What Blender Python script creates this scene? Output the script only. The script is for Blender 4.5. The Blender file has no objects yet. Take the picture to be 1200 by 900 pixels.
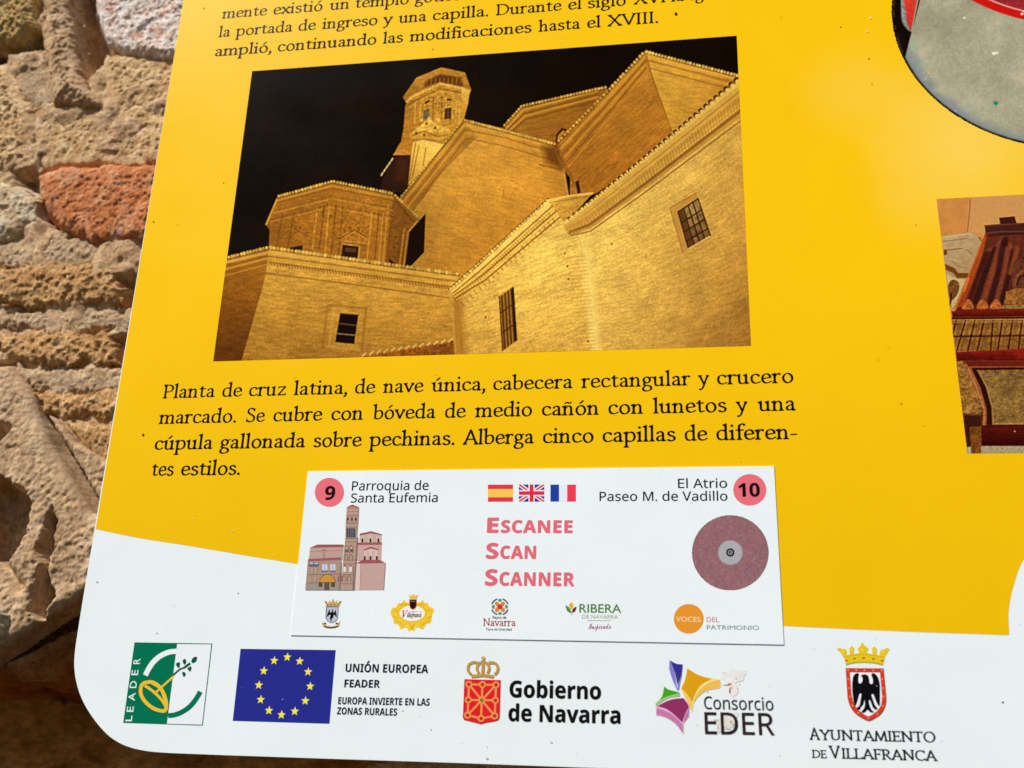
import bpy, math, json
import numpy as np
from mathutils import Vector, Matrix
from mathutils.geometry import tessellate_polygon

scene = bpy.context.scene
COL = scene.collection

# ------------------------------------------------------------------ camera
# World: the board stands upright in the plane y = 0 and faces -Y; x runs right, z up.
FOCAL = 1214.4                      # focal length in pixels of the 1200 x 900 photograph
DIST = 0.60                         # metres from the lens to the board along the axis
ROT = np.array([[0.9872, 0.0317, -0.1562],
                [-0.0225, -0.9424, -0.3336],
                [-0.1578, 0.3329, -0.9297]])
u_, s_, v_ = np.linalg.svd(ROT)
ROT = u_ @ v_
to_world = lambda row: np.array([row[0], -row[2], row[1]])
C_RIGHT, C_DOWN, C_FWD = (to_world(ROT[k]) for k in range(3))
CAM = -DIST * C_FWD
camera_data = bpy.data.cameras.new('camera')
camera_data.sensor_width = 36.0
camera_data.lens = FOCAL / 1200 * 36.0
camera_data.clip_start = 0.01
camera_data.clip_end = 100.0
camera_data.dof.use_dof = True
camera_data.dof.focus_distance = 0.62
camera_data.dof.aperture_fstop = 9.5
camera = bpy.data.objects.new('camera', camera_data)
COL.objects.link(camera)
m = Matrix.Identity(4)
for k in range(3):
    m[k][0], m[k][1], m[k][2], m[k][3] = C_RIGHT[k], -C_DOWN[k], -C_FWD[k], CAM[k]
camera.matrix_world = m
scene.camera = camera

# ------------------------------------------------------------------ sky, sun, exposure
TO_SUN = Vector((-0.45, -0.52, 0.73)).normalized()
world = bpy.data.worlds.new('World')
scene.world = world
world.use_nodes = True
wn = world.node_tree
sky = wn.nodes.new('ShaderNodeTexSky')
sky.sky_type = 'NISHITA'
sky.sun_disc = False
sky.sun_elevation = math.asin(TO_SUN.z)
sky.sun_rotation = math.atan2(TO_SUN.x, TO_SUN.y)
sky.dust_density = 0.6
wn.links.new(sky.outputs[0], wn.nodes['Background'].inputs['Color'])
wn.nodes['Background'].inputs['Strength'].default_value = 0.07
sun_data = bpy.data.lights.new('sun', 'SUN')
sun_data.energy = 4.4
sun_data.angle = math.radians(0.5)
sun_data.color = (1.0, 0.97, 0.92)
sun = bpy.data.objects.new('sun', sun_data)
sun.rotation_euler = TO_SUN.to_track_quat('Z', 'Y').to_euler()
sun.location = (-1, -2, 2)
COL.objects.link(sun)
scene.view_settings.view_transform = 'Standard'
scene.view_settings.look = 'None'
scene.view_settings.exposure = 0.16
scene.view_settings.gamma = 1.0

# ------------------------------------------------------------------ helpers
def lin(c):
    c = np.asarray(c, float) / 255.0
    return np.where(c <= 0.04045, c / 12.92, ((c + 0.055) / 1.055) ** 2.4)

def ray(px, py):
    px, py = np.asarray(px, float), np.asarray(py, float)
    return (C_FWD + ((px - 600) / FOCAL)[..., None] * C_RIGHT + ((py - 450) / FOCAL)[..., None] * C_DOWN)

def at(pts, y=0.0):
    """points measured on the photograph -> (x, z) on the upright plane at depth y"""
    p = np.asarray(pts, float)
    d = ray(p[..., 0], p[..., 1])
    t = (y - CAM[1]) / d[..., 1]
    w = CAM + d * t[..., None]
    return w[..., [0, 2]]

def pix(x, z, y=0.0):
    """(x, z) on the plane at depth y -> measured photograph coordinates"""
    w = np.stack([np.asarray(x, float) - CAM[0], np.full(np.shape(x), y - CAM[1]), np.asarray(z, float) - CAM[2]], -1)
    f = w @ C_FWD
    return 600 + FOCAL * (w @ C_RIGHT) / f, 450 + FOCAL * (w @ C_DOWN) / f

def zo(ox, oy, s, pts):
    return [(ox + x / s, oy + y / s) for x, y in pts]

def smooth(pts, n=6, closed=True):
    p = np.asarray(pts, float); N = len(p); out = []
    for i in range(N if closed else N - 1):
        g = (lambda k: p[k % N]) if closed else (lambda k: p[min(max(k, 0), N - 1)])
        a, b, c, d = g(i - 1), g(i), g(i + 1), g(i + 2)
        for j in range(n):
            t = j / n
            out.append(tuple(0.5 * (2 * b + (c - a) * t + (2 * a - 5 * b + 4 * c - d) * t * t + (3 * b - a - 3 * c + d) * t ** 3)))
    if not closed: out.append(tuple(p[-1]))
    return out

def ellipse(cx, cy, rx, ry, n=40, a0=0, a1=360, tilt=0):
    t = math.radians(tilt); out = []
    k = n if abs(a1 - a0) >= 360 else n + 1
    for i in range(k):
        a = math.radians(a0 + (a1 - a0) * i / n)
        x, y = rx * math.cos(a), ry * math.sin(a)
        out.append((cx + x * math.cos(t) - y * math.sin(t), cy + x * math.sin(t) + y * math.cos(t)))
    return out

_lat = {}
def vnoise(x, y, seed=0):
    if seed not in _lat:
        _lat[seed] = np.random.RandomState(seed + 11).rand(256, 256)
    L = _lat[seed]
    xi, yi = np.floor(x).astype(int), np.floor(y).astype(int)
    fx, fy = x - xi, y - yi
    fx, fy = fx * fx * (3 - 2 * fx), fy * fy * (3 - 2 * fy)
    g = lambda i, j: L[(xi + i) % 256, (yi + j) % 256]
    return (g(0, 0) * (1 - fx) + g(1, 0) * fx) * (1 - fy) + (g(0, 1) * (1 - fx) + g(1, 1) * fx) * fy

def fbm(x, y, seed=0, octaves=4):
    s, a, n = 0, 1.0, 0
    for k in range(octaves):
        s = s + a * vnoise(x * 2 ** k + 17.3 * k, y * 2 ** k - 9.1 * k, seed + k); n += a; a *= 0.55
    return s / n - 0.5

def seg_dist(X, Y, pts, closed=True):
    d = np.full(X.shape, 1e9); n = len(pts)
    for k in range(n if closed else n - 1):
        (x1, y1), (x2, y2) = pts[k], pts[(k + 1) % n]
        L = (x2 - x1) ** 2 + (y2 - y1) ** 2 + 1e-18
        t = np.clip(((X - x1) * (x2 - x1) + (Y - y1) * (y2 - y1)) / L, 0, 1)
        d = np.minimum(d, np.hypot(X - x1 - t * (x2 - x1), Y - y1 - t * (y2 - y1)))
    return d

def inside(X, Y, pts):
    ins = np.zeros(X.shape, bool); n = len(pts)
    for k in range(n):
        (x1, y1), (x2, y2) = pts[k], pts[(k + 1) % n]
        if y1 == y2: continue
        c = ((y1 > Y) != (y2 > Y))
        ins ^= c & (X < (x2 - x1) * (Y - y1) / (y2 - y1) + x1)
    return ins

# ------------------------------------------------------------------ objects
def thing(name, label, category, loc):
    o = bpy.data.objects.new(name, None)
    o.empty_display_size = 0.05
    o.location = loc
    COL.objects.link(o)
    o['label'] = label; o['category'] = category
    return o

def root_of(o):
    while o.parent: o = o.parent
    return o

def link_mesh(name, verts, faces, mat, parent, label=None, cols=None, flat=True):
    me = bpy.data.meshes.new(name)
    base = np.array(root_of(parent).location)
    me.from_pydata([tuple(np.asarray(v) - base) for v in verts], [], [tuple(f) for f in faces])
    if cols is not None:
        ca = me.color_attributes.new('Col', 'FLOAT_COLOR', 'CORNER')
        arr = np.ones((len(me.loops), 4), np.float32)
        i = 0
        for f, c in zip(faces, cols):
            arr[i:i + len(f), :3] = c; i += len(f)
        ca.data.foreach_set('color', arr.ravel())
    if not flat: me.polygons.foreach_set('use_smooth', [True] * len(me.polygons))
    me.materials.append(mat)
    me.update()
    o = bpy.data.objects.new(name, me)
    COL.objects.link(o)
    o.parent = parent
    if label: o['label'] = label
    return o

def grid_mesh(name, XYZ, keep, mat, parent, label=None, cols=None, flip=False):
    """XYZ (ny, nx, 3); keep (ny-1, nx-1) faces"""
    ny, nx, _ = XYZ.shape
    idx = np.arange(ny * nx).reshape(ny, nx)
    q = np.stack([idx[:-1, :-1], idx[:-1, 1:], idx[1:, 1:], idx[1:, :-1]], -1)[keep]
    if flip: q = q[:, ::-1]
    used = np.zeros(ny * nx, bool); used[q.ravel()] = True
    remap = np.cumsum(used) - 1
    V = (XYZ.reshape(-1, 3) - np.array(root_of(parent).location))[used]
    q = remap[q]
    me = bpy.data.meshes.new(name)
    me.vertices.add(len(V)); me.vertices.foreach_set('co', V.astype(np.float32).ravel())
    me.loops.add(q.size); me.loops.foreach_set('vertex_index', q.astype(np.int32).ravel())
    me.polygons.add(len(q))
    me.polygons.foreach_set('loop_start', np.arange(0, q.size, 4, dtype=np.int32))
    me.polygons.foreach_set('use_smooth', np.ones(len(q), bool))
    me.update(calc_edges=True)
    if cols is not None:
        ca = me.color_attributes.new('Col', 'FLOAT_COLOR', 'POINT')
        c = np.ones((len(V), 4), np.float32); c[:, :3] = cols.reshape(-1, 3)[used]
        ca.data.foreach_set('color', c.ravel())
    me.validate()
    me.materials.append(mat)
    o = bpy.data.objects.new(name, me)
    COL.objects.link(o); o.parent = parent
    if label: o['label'] = label
    return o

# ------------------------------------------------------------------ materials
def new_mat(name, rough=0.5, spec=0.3):
    mt = bpy.data.materials.new(name); mt.use_nodes = True
    b = mt.node_tree.nodes['Principled BSDF']
    b.inputs['Roughness'].default_value = rough
    b.inputs['Specular IOR Level'].default_value = spec
    return mt, mt.node_tree, b

def ink_material(name, rough, spec, mottle):
    """printed film: colour stored per face, faint print mottling and waviness of the laminate"""
    mt, nt, b = new_mat(name, rough, spec)
    at_ = nt.nodes.new('ShaderNodeVertexColor'); at_.layer_name = 'Col'
    tc = nt.nodes.new('ShaderNodeTexCoord')
    ns = nt.nodes.new('ShaderNodeTexNoise'); ns.inputs['Scale'].default_value = 900; ns.inputs['Detail'].default_value = 3
    n2 = nt.nodes.new('ShaderNodeTexNoise'); n2.inputs['Scale'].default_value = 22; n2.inputs['Detail'].default_value = 5
    for n in (ns, n2): nt.links.new(tc.outputs['Object'], n.inputs['Vector'])
    ad = nt.nodes.new('ShaderNodeMath'); ad.operation = 'ADD'
    nt.links.new(ns.outputs['Fac'], ad.inputs[0]); nt.links.new(n2.outputs['Fac'], ad.inputs[1])
    mr = nt.nodes.new('ShaderNodeMapRange'); mr.inputs[1].default_value = 0.6; mr.inputs[2].default_value = 1.4
    mr.inputs[3].default_value = 1 - mottle; mr.inputs[4].default_value = 1 + mottle
    nt.links.new(ad.outputs[0], mr.inputs[0])
    mx = nt.nodes.new('ShaderNodeMix'); mx.data_type = 'RGBA'; mx.blend_type = 'MULTIPLY'; mx.inputs[0].default_value = 1
    nt.links.new(at_.outputs['Color'], mx.inputs[6]); nt.links.new(mr.outputs[0], mx.inputs[7])
    nt.links.new(mx.outputs[2], b.inputs['Base Color'])
    rr = nt.nodes.new('ShaderNodeMapRange'); rr.inputs[1].default_value = 0.3; rr.inputs[2].default_value = 0.7
    rr.inputs[3].default_value = rough - 0.06; rr.inputs[4].default_value = rough + 0.06
    nt.links.new(n2.outputs['Fac'], rr.inputs[0]); nt.links.new(rr.outputs[0], b.inputs['Roughness'])
    return mt

INK = ink_material('printed_film', 0.34, 0.035, 0.03)
PHOTO_INK = ink_material('printed_photo', 0.30, 0.01, 0.02)

def uneven_film():
    """yellow film: paler in an uneven patch beside the round photo, a little darker lower down"""
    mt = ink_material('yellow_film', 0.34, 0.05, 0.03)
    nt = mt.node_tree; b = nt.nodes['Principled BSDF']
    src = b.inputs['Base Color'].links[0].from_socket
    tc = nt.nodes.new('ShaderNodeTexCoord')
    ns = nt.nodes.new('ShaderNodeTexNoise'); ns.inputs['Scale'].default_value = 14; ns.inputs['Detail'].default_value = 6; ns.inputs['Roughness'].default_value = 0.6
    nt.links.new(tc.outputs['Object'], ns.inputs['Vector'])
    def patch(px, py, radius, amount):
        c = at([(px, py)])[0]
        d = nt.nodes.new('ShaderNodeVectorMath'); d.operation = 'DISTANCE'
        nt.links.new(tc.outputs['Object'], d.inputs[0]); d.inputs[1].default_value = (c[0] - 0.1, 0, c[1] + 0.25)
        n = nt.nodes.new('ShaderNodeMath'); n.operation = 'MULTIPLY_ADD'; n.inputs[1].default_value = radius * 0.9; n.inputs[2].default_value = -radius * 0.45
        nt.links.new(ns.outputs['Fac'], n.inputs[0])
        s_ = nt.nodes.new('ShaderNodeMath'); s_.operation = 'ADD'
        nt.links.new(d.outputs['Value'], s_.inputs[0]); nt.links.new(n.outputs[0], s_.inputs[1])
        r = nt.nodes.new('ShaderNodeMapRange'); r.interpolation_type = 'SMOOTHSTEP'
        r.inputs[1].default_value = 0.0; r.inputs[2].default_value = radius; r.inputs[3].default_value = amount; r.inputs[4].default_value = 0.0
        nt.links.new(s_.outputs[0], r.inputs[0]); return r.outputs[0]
    col = src  # paler yellow mixed in by patches, then the colour darkened towards the bottom
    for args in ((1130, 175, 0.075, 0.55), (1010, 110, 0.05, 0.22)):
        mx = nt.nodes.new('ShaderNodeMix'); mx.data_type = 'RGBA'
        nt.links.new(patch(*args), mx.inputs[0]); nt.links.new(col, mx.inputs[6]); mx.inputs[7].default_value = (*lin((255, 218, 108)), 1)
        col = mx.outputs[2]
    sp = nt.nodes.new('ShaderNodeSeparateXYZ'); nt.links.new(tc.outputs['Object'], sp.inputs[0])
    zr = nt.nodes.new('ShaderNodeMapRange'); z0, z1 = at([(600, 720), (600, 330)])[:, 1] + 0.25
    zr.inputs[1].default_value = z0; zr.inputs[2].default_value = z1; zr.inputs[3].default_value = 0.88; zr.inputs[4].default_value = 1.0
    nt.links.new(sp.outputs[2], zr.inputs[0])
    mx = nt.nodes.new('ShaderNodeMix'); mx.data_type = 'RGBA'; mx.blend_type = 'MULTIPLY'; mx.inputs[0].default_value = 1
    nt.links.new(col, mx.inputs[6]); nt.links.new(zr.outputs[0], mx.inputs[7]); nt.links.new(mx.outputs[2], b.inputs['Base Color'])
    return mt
YELLOW_FILM = uneven_film()

def stone_material(name, colours, scale, bump=0.5, stretch=(1, 1, 1), speck=None, fine=420.0):
    mt, nt, b = new_mat(name, 0.9, 0.15)
    tc = nt.nodes.new('ShaderNodeTexCoord')
    mp = nt.nodes.new('ShaderNodeMapping'); mp.inputs['Scale'].default_value = stretch
    nt.links.new(tc.outputs['Object'], mp.inputs['Vector'])
    n1 = nt.nodes.new('ShaderNodeTexNoise'); n1.inputs['Scale'].default_value = scale; n1.inputs['Detail'].default_value = 8
    n1.inputs['Roughness'].default_value = 0.68; n1.inputs['Distortion'].default_value = 0.6
    nt.links.new(mp.outputs[0], n1.inputs['Vector'])
    cr = nt.nodes.new('ShaderNodeValToRGB'); e = cr.color_ramp.elements
    for k, c in enumerate(colours):
        pos = 0.32 + 0.36 * k / (len(colours) - 1)
        el = e[k] if k < 2 else e.new(pos)
        el.position = pos; el.color = (*lin(c), 1)
    nt.links.new(n1.outputs['Fac'], cr.inputs['Fac'])
    col = cr.outputs[0]
    n2 = nt.nodes.new('ShaderNodeTexNoise'); n2.inputs['Scale'].default_value = fine; n2.inputs['Detail'].default_value = 5
    n2.inputs['Roughness'].default_value = 0.7
    nt.links.new(mp.outputs[0], n2.inputs['Vector'])
    mr = nt.nodes.new('ShaderNodeMapRange'); mr.inputs[1].default_value = 0.3; mr.inputs[2].default_value = 0.7
    mr.inputs[3].default_value = 0.6; mr.inputs[4].default_value = 1.42
    nt.links.new(n2.outputs['Fac'], mr.inputs[0])
    mx = nt.nodes.new('ShaderNodeMix'); mx.data_type = 'RGBA'; mx.blend_type = 'MULTIPLY'; mx.inputs[0].default_value = 1
    nt.links.new(col, mx.inputs[6]); nt.links.new(mr.outputs[0], mx.inputs[7]); col = mx.outputs[2]
    if speck:                       # patches of another colour (limewash, pits)
        sc, thr, c = speck
        n3 = nt.nodes.new('ShaderNodeTexNoise'); n3.inputs['Scale'].default_value = sc; n3.inputs['Detail'].default_value = 9
        n3.inputs['Roughness'].default_value = 0.72
        nt.links.new(mp.outputs[0], n3.inputs['Vector'])
        m3 = nt.nodes.new('ShaderNodeMapRange'); m3.inputs[1].default_value = thr; m3.inputs[2].default_value = thr + 0.05
        nt.links.new(n3.outputs['Fac'], m3.inputs[0])
        x3 = nt.nodes.new('ShaderNodeMix'); x3.data_type = 'RGBA'
        nt.links.new(m3.outputs[0], x3.inputs[0]); nt.links.new(col, x3.inputs[6]); x3.inputs[7].default_value = (*lin(c), 1)
        col = x3.outputs[2]
    nt.links.new(col, b.inputs['Base Color'])
    n4 = nt.nodes.new('ShaderNodeTexNoise'); n4.inputs['Scale'].default_value = fine * 2.2; n4.inputs['Detail'].default_value = 4
    n4.inputs['Roughness'].default_value = 0.75
    nt.links.new(mp.outputs[0], n4.inputs['Vector'])
    ad = nt.nodes.new('ShaderNodeMath'); ad.operation = 'ADD'
    nt.links.new(n2.outputs['Fac'], ad.inputs[0]); nt.links.new(n4.outputs['Fac'], ad.inputs[1])
    bp = nt.nodes.new('ShaderNodeBump'); bp.inputs['Strength'].default_value = bump; bp.inputs['Distance'].default_value = 0.0018
    nt.links.new(ad.outputs[0], bp.inputs['Height']); nt.links.new(bp.outputs[0], b.inputs['Normal'])
    return mt

# ------------------------------------------------------------------ flat printed artwork
class Print:
    """polygons lying on the board, one mesh; every shape is laid a hair above the one before"""
    def __init__(self, lift=0.00010, step=0.000004):
        self.v, self.f, self.c, self.y, self.step = [], [], [], -lift, step
    def plane(self, pts, colour, holes=()):
        loops = [[Vector((x, z, 0)) for x, z in pts]] + [[Vector((x, z, 0)) for x, z in h] for h in holes]
        flat = [q for l in loops for q in l]
        b = len(self.v)
        self.v += [(q.x, self.y, q.y) for q in flat]
        c = lin(colour)
        for t in tessellate_polygon(loops):
            p0, p1, p2 = (flat[k] for k in t)
            a = (p1.x - p0.x) * (p2.y - p0.y) - (p1.y - p0.y) * (p2.x - p0.x)
            if abs(a) < 1e-14: continue
            t = tuple(t) if a > 0 else tuple(t)[::-1]
            self.f.append([b + k for k in t]); self.c.append(c)
        self.y -= self.step
    def poly(self, pts, colour, holes=()):
        self.plane([tuple(q) for q in at(pts)], colour, [[tuple(q) for q in at(h)] for h in holes])
        return self
    def stroke(self, pts, width, colour, closed=False, taper=None):
        p = np.asarray(pts, float); n = len(p)
        if n < 2: return self
        if closed: p = np.vstack([p, p[:1]]); n += 1
        d = np.zeros_like(p)
        d[1:-1] = p[2:] - p[:-2]; d[0] = p[1] - p[0]; d[-1] = p[-1] - p[-2]
        if closed: d[0] = d[-1] = p[1] - p[-2]
        d /= np.linalg.norm(d, axis=1)[:, None] + 1e-12
        w = np.full(n, width / 2.0)
        if taper is not None: w *= np.linspace(1, taper, n)
        nrm = np.stack([-d[:, 1], d[:, 0]], -1) * w[:, None]
        A, B = at(p + nrm), at(p - nrm)
        b = len(self.v); c = lin(colour)
        for k in range(n):
            self.v += [(A[k][0], self.y, A[k][1]), (B[k][0], self.y, B[k][1])]
        for k in range(n - 1):
            q = [b + 2 * k, b + 2 * k + 1, b + 2 * k + 3, b + 2 * k + 2]
            P = [self.v[i] for i in q]
            a = sum(P[i][0] * P[(i + 1) % 4][2] - P[(i + 1) % 4][0] * P[i][2] for i in range(4))
            self.f.append(q if a > 0 else q[::-1]); self.c.append(c)
        self.y -= self.step
        return self
    def dot(self, x, y, r, colour, ry=None, n=20):
        return self.poly(ellipse(x, y, r, ry or r, n), colour)
    def glyphs(self, shapes, p0, p1, height, ref, colour, shear=0.0):
        """shapes: [(verts, tris)] in font units; ink box runs from p0 to p1 (photograph), ref units = height pixels"""
        allx = np.concatenate([s[0][:, 0] for s in shapes])
        x0, x1 = allx.min(), allx.max()
        a, b2 = at([p0, p1])
        e = (b2 - a); L = np.hypot(*e); e /= L; up = np.array([-e[1], e[0]])
        pm = (np.asarray(p0, float) + np.asarray(p1, float)) / 2
        dpx = (np.asarray(p1, float) - np.asarray(p0, float)); dpx /= np.hypot(*dpx); nx = np.array([dpx[1], -dpx[0]])
        q = at([pm, pm + nx * height]); sy = np.hypot(*(q[1] - q[0])) / ref
        sx = L / (x1 - x0); c = lin(colour)
        for k, (V, T) in enumerate(shapes):
            P = a + (V[:, :1] - x0 + shear * V[:, 1:]) * sx * e + V[:, 1:] * sy * up
            b = len(self.v); yy = self.y - (k % 5) * 0.0000015
            self.v += [(x, yy, z) for x, z in P]
            for t in T:
                A, B, C = P[t[0]], P[t[1]], P[t[2]]
                ar = (B[0] - A[0]) * (C[1] - A[1]) - (B[1] - A[1]) * (C[0] - A[0])
                if abs(ar) < 1e-16: continue
                self.f.append([b + i for i in (t if ar > 0 else t[::-1])]); self.c.append(c)
        self.y -= 0.000002
        return self
    def build(self, name, parent, label=None, mat=None):
        return link_mesh(name, self.v, self.f, mat or INK, parent, label, self.c)

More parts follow.
